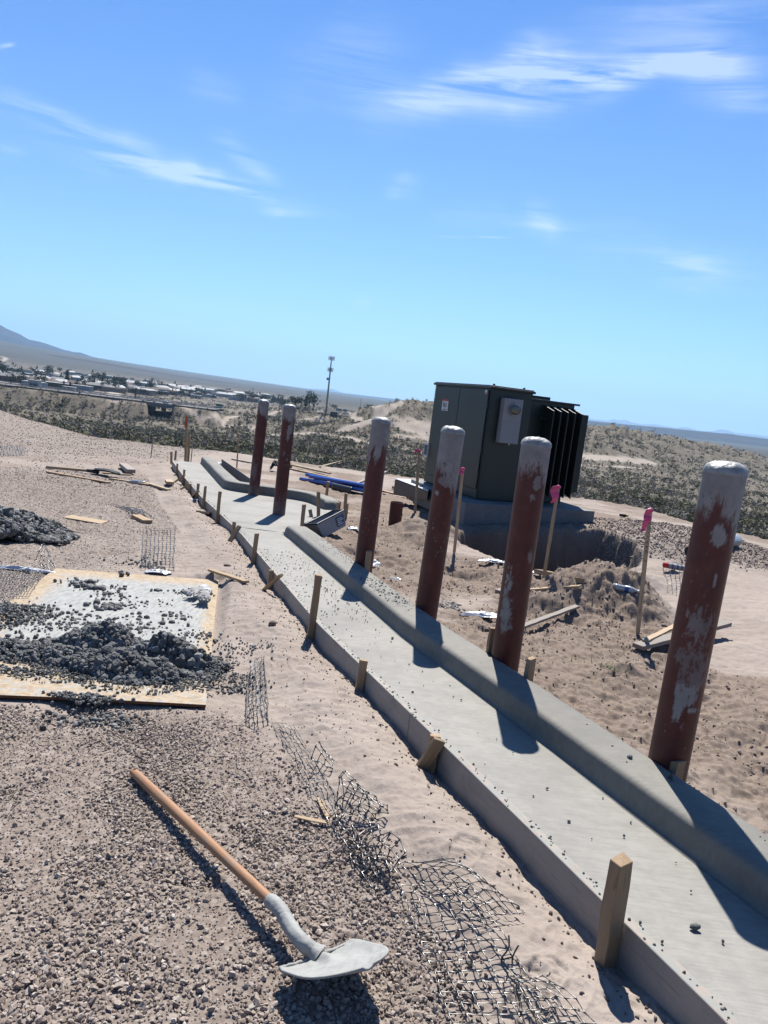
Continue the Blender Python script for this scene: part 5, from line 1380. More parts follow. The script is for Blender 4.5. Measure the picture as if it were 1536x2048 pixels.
pvc()


def hollow(name, A, B, R_, mat, label, cat, group=None, n=20, wall=.006):
    A = np.array(A); B = np.array(B); d = (B - A) / np.linalg.norm(B - A); s = np.cross(d, [0, 0, 1.] if abs(d[2]) < .9 else [0, 1., 0]); s /= np.linalg.norm(s); u = np.cross(s, d); V = []; F = []
    for (p, r_) in ((A, R_), (B, R_), (B, R_ - wall), (A, R_ - wall)):
        for q in range(n): t = q / n * 6.28319; V.append(p - A + s * math.cos(t) * r_ + u * math.sin(t) * r_)
    for i in range(4):
        for q in range(n): F.append((i * n + q, i * n + (q + 1) % n, ((i + 1) % 4) * n + (q + 1) % n, ((i + 1) % 4) * n + q))
    me = bpy.data.meshes.new(name); me.from_pydata([tuple(v) for v in V], [], F); me.materials.append(M[mat]); me.update(); o = bpy.data.objects.new(name, me); C.objects.link(o); o.location = tuple(A)
    b = o.modifiers.new('bevel', 'BEVEL'); b.width = .0015; b.segments = 1; b.limit_method = 'ANGLE'; return tag(o, label, cat, group)


_c = dist(792, 1030, 11.2); _t = dist(794, 1004, 11.2); hollow('pipe_stub', (_c[0], _c[1], gz(_c[0], _c[1]) - .12), _t, .095, 'rust', 'short open stub of dark red pipe standing in the sand behind the fourth bollard', 'pipe stub', None, 32, .008)
# blue pipes in a flat stack: both ends found on the ground
PA = dist(604, 929, 17.5); PB_ = dist(735, 957, 15.6); dd = np.array([PB_[0] - PA[0], PB_[1] - PA[1], 0]); sd_ = np.array([-dd[1], dd[0], 0]); sd_ /= np.linalg.norm(sd_)
BL = ['blue pipe lying nearest in the flat stack', 'blue pipe second from the front of the stack', 'blue pipe in the middle of the stack', 'blue pipe fourth from the front of the stack', 'blue pipe at the far side of the stack', 'blue pipe resting on top of the stack, towards the front', 'blue pipe resting on top of the stack, towards the back']
for k in range(7):
    off = (k * .085 if k < 5 else .045 + (k - 5) * .17); zz = .05 + (0 if k < 5 else .075); sh = [.0, .15, .05, .22, .1, .3, -.1][k] / np.linalg.norm(dd)
    a_ = PA + dd * sh + sd_ * off; b_ = PB_ + dd * sh * .6 + sd_ * off; a_[2] = gz(a_[0], a_[1]) + zz + .02; b_[2] = gz(b_[0], b_[1]) + zz + .06
    hollow('blue_pipe', a_, b_, .040, 'blue', BL[k] + ' beyond the wide pad', 'pipe', 'stacked blue pipes', 16, .004)


def channel():     # bent light metal channel
    A = hb((663, 979)); B = hb((702, 989)); A[2] = gz(*A[:2]) + .06; B[2] = gz(*B[:2]) + .07; m = MB(); d = B - A; n = 14; V = []; F = []
    for i in range(n + 1):
        p = d * i / n
        for q in range(9):
            t = (q / 8 - .5) * math.pi; V.append(p + np.array([0, -.06 * math.cos(t), .07 * math.sin(t)]) * (1 + .15 * i / n))
    for i in range(n):
        for q in range(8): F.append((i * 9 + q, i * 9 + q + 1, (i + 1) * 9 + q + 1, (i + 1) * 9 + q))
    o = grow(V, F, M['dark_steel'], 'metal_channel', None, 0, .004); o.location = tuple(A); tag(o, 'dull grey half round channel lying behind the pad corner', 'channel')


channel()


def trough():      # the light tub with a dark rim and a printed sticker, tipped on the soil by the notch
    A = dist(634, 1049, 9.55); B = dist(688, 1021, 9.9); d = B - A; L_ = np.linalg.norm(d); d /= L_; out = np.array([.25, -.97, 0]); out -= d * (out @ d); out /= np.linalg.norm(out); dn = np.cross(d, out); dn = dn if dn[2] < 0 else -dn
    r_ = thing('plastic_tub', A, 'pale tub with dark rim and printed sticker tipped by the pad notch', 'tub'); W_ = .24; D_ = .20
    Z = lambda a, b, c: d * a + out * b + dn * c
    m = MB(); t_ = .035; m.add([Z(0, 0, 0), Z(L_, 0, 0), Z(L_, -W_, 0), Z(0, -W_, 0), Z(t_ * 1.5, -.02, D_), Z(L_ - t_, -.02, D_), Z(L_ - t_, -W_ + .04, D_), Z(t_ * 1.5, -W_ + .04, D_)], [(0, 1, 5, 4), (1, 2, 6, 5), (2, 3, 7, 6), (3, 0, 4, 7), (4, 5, 6, 7)])
    o = m.build('tub_shell', M['grey_metal'], r_); o.modifiers.new('thick', 'SOLIDIFY').thickness = .004
    m = MB()
    for (a, b, c_, e) in ((0, 0, L_, 0), (L_, 0, L_, -W_), (L_, -W_, 0, -W_), (0, -W_, 0, 0)): m.tube([Z(a, b, -.006), Z(c_, e, -.006)], .011, 8)
    m.build('rim', M['dark_steel'], r_)
    m = MB(); m.add([Z(L_ * .62, .004, .035), Z(L_ * .93, .004, .035), Z(L_ * .90, -.010, D_ * .82), Z(L_ * .64, -.010, D_ * .82)], [(0, 1, 2, 3)]); st = m.build('sticker', M['sticker_blue'], r_); st.modifiers.new('thick', 'SOLIDIFY').thickness = .004
    m = MB()
    for k, (a0, a1) in enumerate([(.66, .84), (.66, .88), (.66, .80), (.66, .86)]): c_ = .055 + k * .026; y_ = .012 - k * .003; m.add([Z(L_ * a0, y_, c_), Z(L_ * a1, y_, c_), Z(L_ * a1, y_ - .001, c_ + .011), Z(L_ * a0, y_ - .001, c_ + .011)], [(0, 1, 2, 3)])
    m.build('sticker_print', M['white'], st)


trough()


def sheeted_form():    # the small form with a bright white sheet on top, left of the transformer
    P = [dist(790, 958, 14.6), dist(868, 968, 14.6), dist(862, 989, 12.9), dist(850, 992, 12.75)]
    A = dist(790, 959, 15.0); B = dist(862, 963, 15.2); Cc = dist(856, 984, 13.0); V = [A, B, Cc, A + [0, .02, -.30], B + [0, 0, -.40], Cc + [0, 0, -.14]]; V = [v - A for v in V]; r_ = thing('timber_ramp', A, 'slanting timber form covered by a bright white sheet beside the transformer', 'form')
    m = MB(); m.add(V, [(0, 2, 1), (3, 4, 5), (0, 3, 5, 2), (2, 5, 4, 1), (1, 4, 3, 0)]); m.build('timber_side', plain('damp_timber', (.20, .15, .11), .8), r_)
    m = MB(); up = np.array([0, 0, .012]); m.add([V[0] + up, V[1] + up, V[2] + up, V[0] + up * 1.8, V[1] + up * 1.8, V[2] + up * 1.8], [(0, 2, 1), (3, 5, 4), (0, 1, 4, 3), (1, 2, 5, 4), (2, 0, 3, 5)]); m.build('white_sheet', M['white'], r_)


sheeted_form()
_c = hb((833, 1000)); _m = MB()
for (a, b) in (((-.22, .1, .02), (.2, .0, .02)), ((-.2, -.02, .015), (.12, .05, .03)), ((-.05, .12, .02), (.18, .1, .015))): _m.tube([np.array(a), (np.array(a) + np.array(b)) / 2 + [0, .01, .012], np.array(b)], .014, 5)
_o = _m.build('red_tape', M['pink']); _o.location = (_c[0], _c[1], gz(_c[0], _c[1]) + .01); tag(_o, 'tangle of bright red tape at the foot of the small pink flagged lath', 'tape')
for (p, q, lab) in [((955, 1030), (1003, 1036), 'fallen pink tipped lath in the shade in front of the transformer'), ((1000, 1027), (1030, 1031), 'second fallen pink tipped lath, in the deep shade of the pad')]:
    A = hb(p); B = hb(q); A[2] = gz(*A[:2]) + .03; B[2] = gz(*B[:2]) + .06; r_ = thing('survey_lath', A, lab, 'survey stake', 'survey laths around the site'); d = B - A
    MB().tube([d * 0, d], .018, 4).build('lath', M['lath'], r_); MB().tube([d * .88, d * 1.04], .026, 6).build('ribbon', M['pink'], r_)
_c = hb((458 * 0 + 905, 1027)); _m = MB(); _m.tube([np.array([0, 0, .0]), np.array([0, 0, .05]), np.array([0, 0, .10]), np.array([0, 0, .13])], [.06, .075, .06, .02], 16); _o = _m.build('white_bag', M['white_plastic'], smooth=True); _o.location = (_c[0], _c[1], gz(_c[0], _c[1])); tag(_o, 'round white bundle beside the third bollard in the pad shade', 'bundle')
_c = hb((1245, 1036)); r_ = thing('work_light', (_c[0], _c[1], gz(_c[0], _c[1])), 'tiny black and yellow gadget lying on the pebble mound', 'gadget'); MB().box((0, 0, .03), (.16, .06, .06)).build('housing', M['black'], r_, bevel=.01); MB().box((.10, 0, .035), (.05, .05, .05)).build('yellow_end', M['yellow'], r_, bevel=.01)
_c = hb((582 - 20, 948)); 
_c = hb((468 - 2, 949)); _m = MB(); _m.add([(0, 0, 0), (.22, .03, 0), (.16, .02, .09), (.05, 0, .17), (.1, .12, 0), (.09, .1, .1)], [(0, 1, 2, 3), (1, 4, 5, 2), (4, 0, 3, 5), (3, 2, 5), (0, 4, 1)]); _o = _m.build('broken_block', M['rust']); _o.location = (_c[0], _c[1], gz(_c[0], _c[1]) - .01); tag(_o, 'small broken red block behind the bend of the far kerb', 'block')
for (px, py, s_, lab) in [(640, 1262, .035, 'small reddish stone on the sand between stake and kerb form'), (545, 1252, .05, 'flat brown stone on the sand right of the mortar heap'), (455, 1133, .05, 'dark clump of dirt on the sand above the pointed sliver'), (1165, 1270, .05, 'clod balanced beside the leaning weathered lath'), (985, 1075, .05, 'stone in the sand beside the pit')]:
    c = hb((px, py)); V0, F0 = LUMPS1[int(px) % 8]; o = tri_mesh('stone', V0 * [s_ * 1.5, s_ * 1.2, s_ * .8], F0, M['clod'], True, {'tone': np.full(len(V0), .25)}); o.location = (c[0], c[1], gz(c[0], c[1]) + s_ * .2); tag(o, lab, 'stone', 'larger stones on the sand')
# fresh green weeds on the soil
for k, (px, py, lab) in enumerate([(700, 1030, 'small green weed behind the tub at the notch'), (1150, 1330, 'thin green weed on the soil behind the nearest bollards'), (1230, 1350, 'tiny green weed by the clods right of the first weed')]):
    c = hb((px, py)); m = MB(); rg = np.random.default_rng(k)
    for q in range(26):
        a = rg.uniform(0, 6.28); r0 = rg.uniform(0, .10, 2) * [1, 1]; b0 = np.array([rg.normal(0, .06), rg.normal(0, .04), 0]); tip = b0 + np.array([math.cos(a) * .04, math.sin(a) * .04, rg.uniform(.015, .05)]); s_ = np.array([-math.sin(a), math.cos(a), 0]) * .004
        m.add([b0 - s_, b0 + s_, tip], [(0, 1, 2)])
    o = m.build('weed', M['weed'] if 'weed' in M else M.setdefault('weed', plain('weed_green', (.12, .22, .05), .8))); o.location = (c[0], c[1], gz(c[0], c[1])); tag(o, lab, 'weed', 'small weeds on the soil')


# ------------------------------------------------------------------ desert shrubs
def mat_bush():
    m = NT('shrub_leaves', .9, .1); t = m.attr('tone'); lf = m.attr('leaf'); co = m.coord('World'); n = m.noise(co, .5, 3)
    leaf = m.ramp(t, [(0, (.15, .135, .09)), (.3, (.20, .195, .11)), (.6, (.27, .26, .15)), (.8, (.36, .33, .24)), (1, (.50, .46, .37))]); tw = m.ramp(t, [(0, (.30, .26, .235)), (1, (.48, .43, .40))])
    c = m.mix(lf, tw, leaf); b = m.done(c); return b


M['bush'] = mat_bush()


def bush(seed, n_stem=14, n_leaf=160, leafy=1.0, flat=.75, ls=.075):
    rg = np.random.default_rng(seed); V = []; F = []; A = []
    tips = []
    for k in range(n_stem):
        a = rg.uniform(0, 6.28); t = rg.uniform(.15, 1.15); tip = np.array([math.cos(a) * math.sin(t) * .55, math.sin(a) * math.sin(t) * .55, math.cos(t) * flat]) * rg.uniform(.75, 1.1); b = np.array([rg.normal(0, .04), rg.normal(0, .04), -.08]); mid = (b + tip) / 2 + rg.normal(0, .04, 3)
        s = np.cross(tip - b, [0, 0, 1.]); s = s / (np.linalg.norm(s) + 1e-6) * .012; n0 = len(V); V += [b - s, b + s, mid - s * .7, mid + s * .7, tip]; F += [(n0, n0 + 1, n0 + 3), (n0, n0 + 3, n0 + 2), (n0 + 2, n0 + 3, n0 + 4)]; A += [0] * 5; tips.append((b, mid, tip))
        for q in range(3):
            p = mid + (tip - mid) * rg.uniform(0, .8); e = p + rg.normal(0, .10, 3) + [0, 0, .05]; n0 = len(V); V += [p - s * .5, p + s * .5, e]; F.append((n0, n0 + 1, n0 + 2)); A += [0] * 3
    for k in range(n_leaf):
        b, mid, tip = tips[rg.integers(len(tips))]; u = rg.uniform(.15, 1.08); p = mid + (tip - mid) * u + rg.normal(0, .055, 3); p[2] = max(p[2], .02); d1 = rg.normal(size=3) * ls; d2 = rg.normal(size=3) * ls; n0 = len(V); V += [p, p + d1, p + d2]; F.append((n0, n0 + 1, n0 + 2)); A += [leafy if rg.random() < leafy else 0] * 3
    return np.array(V), np.array(F), np.array(A)


def shrubs():
    rg = np.random.default_rng(77); n = 150000; az = rg.uniform(rad(-34), rad(34), n); r = np.exp(rg.uniform(np.log(34), np.log(900), n)); x = np.sin(az) * r; y = np.cos(az) * r
    re = np.interp(az, EDGE_AZ, EDGE_R); tr = track_mask(x, y); dens = .30 + .70 * sst(-.25, .25, fbm(x, y, 14, 3, 101) + .35 * fbm(x, y, 55, 2, 102)); belt = sst(150, 85, r); left = sst(HZ(560), HZ(480), az)
    dens = dens * (.40 + .60 * np.maximum(belt, left * sst(330, 250, r))); dens = np.clip(dens * 1.5, 0, 1) * np.where(r < 130, np.where(az < HZ(600), .85, .38), 1); dens = dens * (1 + 1.2 * (r > 190) * (az > HZ(620)) * (az < HZ(1100))) * (1 - tr) * (r > re + 9); onhw = (np.abs(y - hwy(x)) < 9) & (az < HZ(450)) & (az > -.6); dens = np.where(onhw, 0, dens)
    dens = np.where((az < HZ(560)) & (r > 380), dens * .4, dens)
    k = rg.random(n) < dens * .95; x, y, r, az, belt = x[k], y[k], r[k], az[k], belt[k]; z = H(x, y); d = np.hypot(r, z - EYE)
    size = np.exp(rg.normal(0, .36, len(x))) * (.80 + .45 * belt + .25 * (az < HZ(620))) * np.where(r > 300, 1.5, 1); size = np.clip(size, .35, 2.6); app = size / d
    sl = (z + size * .7 - EYE) / r      # clear of the edge of the made ground?
    ed = (H(np.sin(az) * np.interp(az, EDGE_AZ, EDGE_R) * .97, np.cos(az) * np.interp(az, EDGE_AZ, EDGE_R) * .97, False) - EYE) / np.interp(az, EDGE_AZ, EDGE_R)
    w_ = np.stack([x, y, z - EYE], 1); cx = w_ @ _R / (w_ @ _F) * FPX; cy = -(w_ @ _U) / (w_ @ _F) * FPX; inv = (np.abs(cx) < 768) & (np.abs(cy) < 1024) & (sl > ed)
    order = np.argsort(-app * inv)[:300]; solo = np.zeros(len(x), bool); solo[order] = True
    kinds = []
    leaf_noise = fbm(x, y, 18, 2, 103)
    KD = [('creosote_bush', 'olive green creosote bush on the slope beyond the graded ground', 1.0, .62), ('dry_bush', 'grey leafless bush among the shrubs beyond the graded ground', .12, .5), ('mesquite_bush', 'dark dense mesquite bush on the valley floor', 1.0, .1)]
    protos = []
    for q, (nm, lb, lf, tn) in enumerate(KD):
        for v in range(3):
            V, F, A = bush(200 + q * 10 + v, 22, 420 if q != 1 else 300, lf, [.8, .7, .85][q], [.045, .035, .05][q]); tone = np.clip(tn + np.random.default_rng(v).normal(0, .12, len(V) // 1), 0, 1)
            protos.append((tri_mesh(nm, V, F, M['bush'], False, {'leaf': A, 'tone': tone}, link=False), nm, lb))
    for i in np.nonzero(solo)[0]:
        q = 0 if leaf_noise[i] > .08 else 1
        if rg.random() < .12: q = 2
        me, nm, lb = protos[q * 3 + rg.integers(3)]; o = bpy.data.objects.new(nm, me); C.objects.link(o); s_ = size[i]; o.location = (x[i], y[i], z[i] - .05 * s_); o.scale = (s_ * 1.15, s_ * 1.15, s_ * rg.uniform(.75, 1.05)); o.rotation_euler = (0, 0, rg.uniform(0, 6.28))
        tag(o, lb, 'bush', ['olive creosote bushes below the site', 'grey leafless bushes below the site', 'dark mesquite bushes in the valley'][q])
    for (sel, vs, nm, lb) in ((~solo & (r < 170), [bush(300 + v, 7, 60, 1.0 if v % 3 else .2, .75, .085) for v in range(9)], 'desert_scrub', 'countless small desert shrubs in the belt below the site'),
                              (~solo & (r >= 170), [bush(330 + v, 3, 22, 1.0 if v % 3 else .4, .75, .15) for v in range(9)], 'distant_scrub', 'countless distant desert shrubs dotting the valley and hills')):
        tone = np.clip(.42 + .45 * leaf_noise[sel] + rg.normal(0, .16, sel.sum()), 0, 1); P = np.stack([x[sel], y[sel], z[sel] - .05], 1); s3 = np.stack([size[sel] * 1.15, size[sel] * 1.15, size[sel] * .95], 1)
        o = scatter_mesh(nm, vs, P, s3, M['bush'], np.random.default_rng(8), tilt=.0, tone=tone, extra='leaf'); tag(o, lb, None, None, 'stuff')


shrubs()


# ------------------------------------------------------------------ motorway, bridge, sign
def road():
    xs = np.linspace(-230, -72, 60); V = []; F = []
    for x in xs:
        for (o, z) in ((-8, -.9), (-8, 0), (-1.2, .05), (8, 0), (8, -.9)): V.append((x, hwy(x) + o, HWZ + z))
    for i in range(len(xs) - 1):
        for j in range(4): a = i * 5 + j; F.append((a, a + 1, a + 6, a + 5))
    tag(tri_mesh('road', V, F, M['asphalt'], False), 'pale raised motorway crossing the valley', None, None, 'structure')
    for o_ in (-7.2, 6.9, -.2):
        V = []; F = []
        for x in xs: V += [(x, hwy(x) + o_, HWZ + .056), (x, hwy(x) + o_ + .5, HWZ + .056)]
        for i in range(len(xs) - 1): F.append((2 * i, 2 * i + 1, 2 * i + 3, 2 * i + 2))
        tag(tri_mesh('road_marking', V, F, M['line'], False), None, None, None, 'structure')
    for (o_, lb) in ((-7.9, 'near side'), (7.8, 'far side')):
        m = MB(); P = [np.array([x, hwy(x) + o_, HWZ + .75]) for x in xs]; m.tube(P, .16, 4)
        for x in xs[::2]: m.box((x, hwy(x) + o_, HWZ + .05), (.18, .18, 1.4))
        tag(m.build('guard_rail', M['steel']), 'long steel guard rail along the %s of the raised motorway' % lb, 'guard rail')
    xb = [dist(298, 806, 312)[0], dist(346, 812, 312)[0]]; c = (xb[0] + xb[1]) / 2; r_ = thing('road_bridge', (c, hwy(c), -14), 'low concrete bridge carrying the motorway over a dark underpass', 'bridge')
    MB().box((0, 0, 14 + HWZ - 1.0), (xb[1] - xb[0] + 4, 17.5, 1.1)).build('deck_beam', M['pad'], r_)
    for k in range(2):
        for dx in (-2.2, 2.2): MB().box((dx, -6 + k * 12, 1.0 + HWZ + 12 - .1 - .45), (.8, 1.2, 2.6 + 1.5)).build('pier', M['pad'], r_)
    for dx in (-1, 1): MB().box((dx * (xb[1] - xb[0] + 2.5) / 2, 0, 1.2), (.9, 16, 5.0)).build('abutment', M['pad'], r_)
    p = dist(438, 812, 330); r_ = thing('road_sign', (p[0], p[1], p[2] - 4.5), 'green road sign beside the end of the motorway', 'road sign'); MB().box((0, 0, 4.5), (2.6, .15, 1.7)).build('sign_face', plain('sign_green', (.01, .22, .14), .5), r_)
    for dx in (-.9, .9): MB().tube([np.array([dx, .2, -.5]), np.array([dx, .2, 5.2])], .08, 6).build('post', M['steel'], r_)
    for (px, py, col, lb) in ((340, 805, 'white', 'tiny white van on the motorway by the bridge'),):
        p = dist(px, py, 318); r_ = thing('vehicle', (p[0], hwy(p[0]) - 4, HWZ + .06), lb, 'vehicle'); r_.scale = (.55, .55, .55); MB().box((0, 0, .75), (4.6, 1.9, .9)).build('body', M[col], r_, bevel=.15); MB().box((-.2, 0, 1.55), (3.0 if col == 'white' else 2.2, 1.7, .8), taper=.85).build('cab', M[col] if col == 'white' else M['black'], r_, bevel=.1)
        for a in (-1.4, 1.4): MB().tube([np.array([a, -1, .35]), np.array([a, 1, .35])], .35, 10).build('wheel', M['black'], r_)


road()


# ------------------------------------------------------------------ town
WALLS = [plain('wall_' + n, c, .85, var=.06) for n, c in (('white', (.58, .57, .54)), ('cream', (.52, .46, .38)), ('tan', (.36, .28, .22)), ('brown', (.16, .11, .09)), ('blue_grey', (.33, .40, .46)))]
ROOFS = [plain('roof_' + n, c, .8, var=.1) for n, c in (('pale', (.58, .58, .57)), ('grey', (.24, .24, .25)), ('brown', (.13, .095, .08)), ('teal', (.04, .30, .28)), ('rust', (.50, .22, .09)), ('white', (.66, .66, .64)))]


def house(p, wd, dp, h, wall, roof, label, gable=False, rot=0, group='houses of the town across the motorway', far=False):
    z = gz(p[0], p[1]) - .6; r_ = thing('house', (p[0], p[1], z), label, 'house', group, (0, 0, rot)); MB().box((0, 0, h / 2 + .3), (wd, dp, h + .6)).build('wall', WALLS[wall], r_)
    m = MB()
    if gable: m.add([(-wd / 2 - .4, -dp / 2 - .5, h + .5), (wd / 2 + .4, -dp / 2 - .5, h + .5), (wd / 2 + .4, dp / 2 + .5, h + .5), (-wd / 2 - .4, dp / 2 + .5, h + .5), (-wd / 2 * .7, 0, h + 2.2), (wd / 2 * .7, 0, h + 2.2)], [(0, 1, 5, 4), (1, 2, 5), (2, 3, 4, 5), (3, 0, 4), (3, 2, 1, 0)])
    else: m.box((0, 0, h + .72), (wd + .6, dp + .6, .25))
    m.build('roof', ROOFS[roof], r_)
    if not far:
        for k in range(max(2, int(wd / 3.5))): x = (k + .5) / max(2, int(wd / 3.5)) * wd - wd / 2; MB().box((x, -dp / 2 - .02, h * .5 + .6), (1.1, .08, 1.1)).build('window', M['lens'], r_)
        MB().box((wd * .05, -dp / 2 - .03, 1.6), (.95, .08, 2.1)).build('door', ROOFS[2], r_)


def tree_mesh(seed, kind):
    rg = np.random.default_rng(seed); n = 420; V = []; F = []
    if kind == 'cypress': c = np.stack([rg.normal(0, .09, n), rg.normal(0, .09, n), rg.uniform(.12, 1, n)], 1); c[:, :2] *= (1.15 - c[:, 2:])
    else:
        cl = rg.normal(0, .20, (9, 3)) * [1.1, 1.1, .7] + [0, 0, .66]; c = cl[rg.integers(9, size=n)] + rg.normal(0, .11, (n, 3))
    for p in c: d1 = rg.normal(size=3) * .06; d2 = rg.normal(size=3) * .06; k = len(V); V += [p, p + d1, p + d2]; F.append((k, k + 1, k + 2))
    return np.array(V), np.array(F)


TREES = {k: [tri_mesh('crown', *tree_mesh(500 + i, k), None, False, None, link=False) for i in range(3)] for k in ('tree', 'cypress')}
M['tree'] = plain('tree_leaves', (.075, .092, .055), .9, .1, var=.35, scale=2); M['bark'] = plain('bark', (.10, .075, .06), .9)
for l in TREES.values():
    for me in l: me.materials.append(M['tree'])
_tm = MB(); _tm.tube([np.array([0, 0, -.05]), np.array([.01, 0, .3]), np.array([0, .01, .6])], [.03, .022, .012], 6); _t0 = _tm.build('trunk', M['bark']); TRUNK = _t0.data; bpy.data.objects.remove(_t0)


def town_tree(p, h, kind, label, w_=1.0, group='trees between the houses'):
    r_ = thing('cypress_tree' if kind == 'cypress' else 'broadleaf_tree', (p[0], p[1], gz(p[0], p[1]) - .2), label, 'tree', group)
    for nm, me in (('crown', random.choice(TREES[kind])), ('trunk', TRUNK)): o = bpy.data.objects.new(nm, me); C.objects.link(o); o.parent = r_; o.scale = (h * w_, h * w_, h); o.rotation_euler = (0, 0, random.uniform(0, 6))


def town():
    rg = np.random.default_rng(21)
    T_ = lambda px, py: hit(px, py, detail=True)
    for (px, py, wpx, h, wl, rf, lb, gb) in [
            (18, 752, 20, 3.4, 0, 5, 'white flat roofed house at the far left of the town', False), (69, 777, 19, 3.2, 0, 5, 'white house just above the motorway, left of the teal roof', False), (86, 776, 13, 2.6, 1, 3, 'low building with a teal roof beside the white house', False),
            (80, 765, 36, 2.6, 2, 1, 'wide house with a broad grey hipped roof', True), (145, 776, 32, 3.0, 3, 2, 'dark brown house with a low brown roof', True), (137, 781, 24, 2.0, 0, 0, 'low pale building in front of the dark brown house', False), (198, 778, 20, 3.2, 1, 5, 'cream gabled house between dark trees', True),
            (42, 760, 14, 3.0, 0, 5, 'small white house with bright roof near the tan field', True), (111, 763, 20, 2.6, 0, 5, 'white roofed house behind the grey hipped one', False), (85, 752, 20, 2.8, 4, 0, 'blue grey flat house high on the left', False), (219, 768, 12, 3, 4, 0, 'small light blue house right of the dark trees', False),
            (262, 770, 16, 3, 4, 0, 'light blue gabled house in the middle of the town', True), (296, 789, 14, 3.2, 1, 0, 'pale boxy building at the near edge of the town', False), (347, 790, 16, 3.2, 2, 4, 'building with a bright orange rust roof', False), (375, 793, 20, 3.0, 1, 5, 'long shed with a cream lit roof beside the rust roof', False), (392, 797, 20, 2.6, 0, 5, 'long white roofed shed at the right of the lit roofs', False),
            (305, 766, 30, 3.5, 0, 5, 'long white industrial building at the back of the town', False), (484, 797, 26, 3, 0, 5, 'white roofed building near the right end of the town', False), (440, 792, 18, 3, 2, 1, 'tan house with a grey roof right of the sheds', True), (678, 822, 12, 2.6, 0, 5, 'white house between the tower and the knob hill', False), (690, 823, 8, 2.6, 0, 5, 'smaller white house right beside the knob hill', False)]:
        p = T_(px, py); D = np.linalg.norm(p); house(p, wpx * D / FPX, wpx * D / FPX * .6, h, wl, rf, lb, gb, rg.uniform(-.25, .25))
    n = 0
    while n < 150:
        px = rg.uniform(-10, 540); hzp = 796.4 + (px - 768) * .1192; d = 26 + 46 * rg.random() ** 1.2 * max(.35, 1 - px / 620)
        p = T_(px, hzp + d * .98); r = np.hypot(p[0], p[1])
        if r < 385 or r > 2600: continue
        n += 1; gb = rg.random() < .5
        wl = [0, 0, 1, 2, 4, 3][rg.integers(6)]; rf = [5, 0, 0, 1, 2, 5][rg.integers(6)]; g_ = ('white', 'cream', 'tan', 'brown', 'blue grey')[wl]
        house(p, rg.uniform(9, 19), rg.uniform(7, 11), rg.uniform(2.6, 3.6), wl, rf, 'distant %s walled house with a %s roof in the town' % (g_, ('pale', 'grey', 'brown', 'teal', 'rust', 'white')[rf]), gb, rg.uniform(-.5, .5), 'distant houses with %s walls and a %s roof' % (g_, ('pale', 'grey', 'brown', 'teal', 'rust', 'white')[rf]), True)
    for (px, py, h, kd, lb, w_) in [(203, 774, 13, 'tree', 'big dark tree left of the cream gabled house', 1.1), (184, 776, 9, 'tree', 'dark round tree beside the cream gabled house', 1.1), (234, 777, 11, 'tree', 'dark tree left of the sloping street', 1.0), (246, 780, 10, 'tree', 'dark tree right of the sloping street top', 1.0), (305, 783, 12, 'tree', 'tall dark tree behind the pale boxy building', .9), (133, 773, 11, 'cypress', 'cypress beside the dark brown house', 1.0),
                                   (555, 808, 8, 'cypress', 'leftmost of three cypresses right of the water tank', .9), (560, 809, 8, 'cypress', 'middle one of three cypresses right of the water tank', .9), (564, 810, 8, 'cypress', 'rightmost of three cypresses right of the water tank', .9), (503, 805, 10, 'tree', 'dark tree under the water tank', 1.0), (522, 806, 10, 'tree', 'dark tree to the right under the water tank', 1.0), (100, 757, 12, 'tree', 'dark tree by the blue grey flat house', 1.1), (5, 757, 12, 'tree', 'dark tree at the left end of the town', 1.1), (618, 816, 9, 'tree', 'dark tree left of the tower foot', 1.2), (668, 821, 7, 'tree', 'dark tree right of the tower foot', 1.2), (590, 814, 6, 'tree', 'low wide tree behind the sandy mounds', 2.0)]:
        town_tree(T_(px, py), h, kd, lb, w_)
    n = 0
    while n < 170:
        px = rg.uniform(-10, 620); hzp = 796.4 + (px - 768) * .1192; d = 24 + 50 * rg.random() * max(.35, 1 - px / 700); p = T_(px, hzp + d * .98); r = np.hypot(p[0], p[1])
        if r < 375 or r > 2600: continue
        n += 1; kd = 'cypress' if rg.random() < .25 else 'tree'; town_tree(p, rg.uniform(3.5, 7.5), kd, 'distant dark %s among the houses of the town' % ('cypress' if kd == 'cypress' else 'rounded tree'), 1.1, 'distant %s in the town' % ('cypresses' if kd == 'cypress' else 'rounded trees'))
    # water tank
    p = T_(532, 797); D = np.linalg.norm(p); R_ = 9.5 * D / FPX; Hh = 9.5 * D / FPX; r_ = thing('water_tank', (p[0], p[1], p[2] - 1), 'round pale water tank on the plain behind the town', 'water tank'); m = MB(); m.tube([np.array([0, 0, 0]), np.array([0, 0, Hh])], R_, 32); m.build('tank_wall', WALLS[1], r_, smooth=False); m = MB(); m.tube([np.array([0, 0, Hh]), np.array([0, 0, Hh + R_ * .12]), np.array([0, 0, Hh + R_ * .16])], [R_ * 1.02, R_ * .4, .1], 32); m.build('tank_roof', WALLS[0], r_)
    # mast with antennas
    Y = 395; b = dist(651, 832, Y); t = dist(662, 713, Y); z0 = gz(b[0], b[1]); r_ = thing('antenna_mast', (b[0], b[1], z0), 'tall steel antenna mast standing on a small mound', 'antenna mast'); hh = t[2] - z0; dx = t[0] - b[0] if abs(t[0] - b[0]) < 1 else 0
    MB().tube([np.array([0, 0, -1]), np.array([0, 0, hh * .5]), np.array([0, 0, hh])], [.55, .42, .28], 12).build('pole', M['grey_metal'], r_, smooth=True)
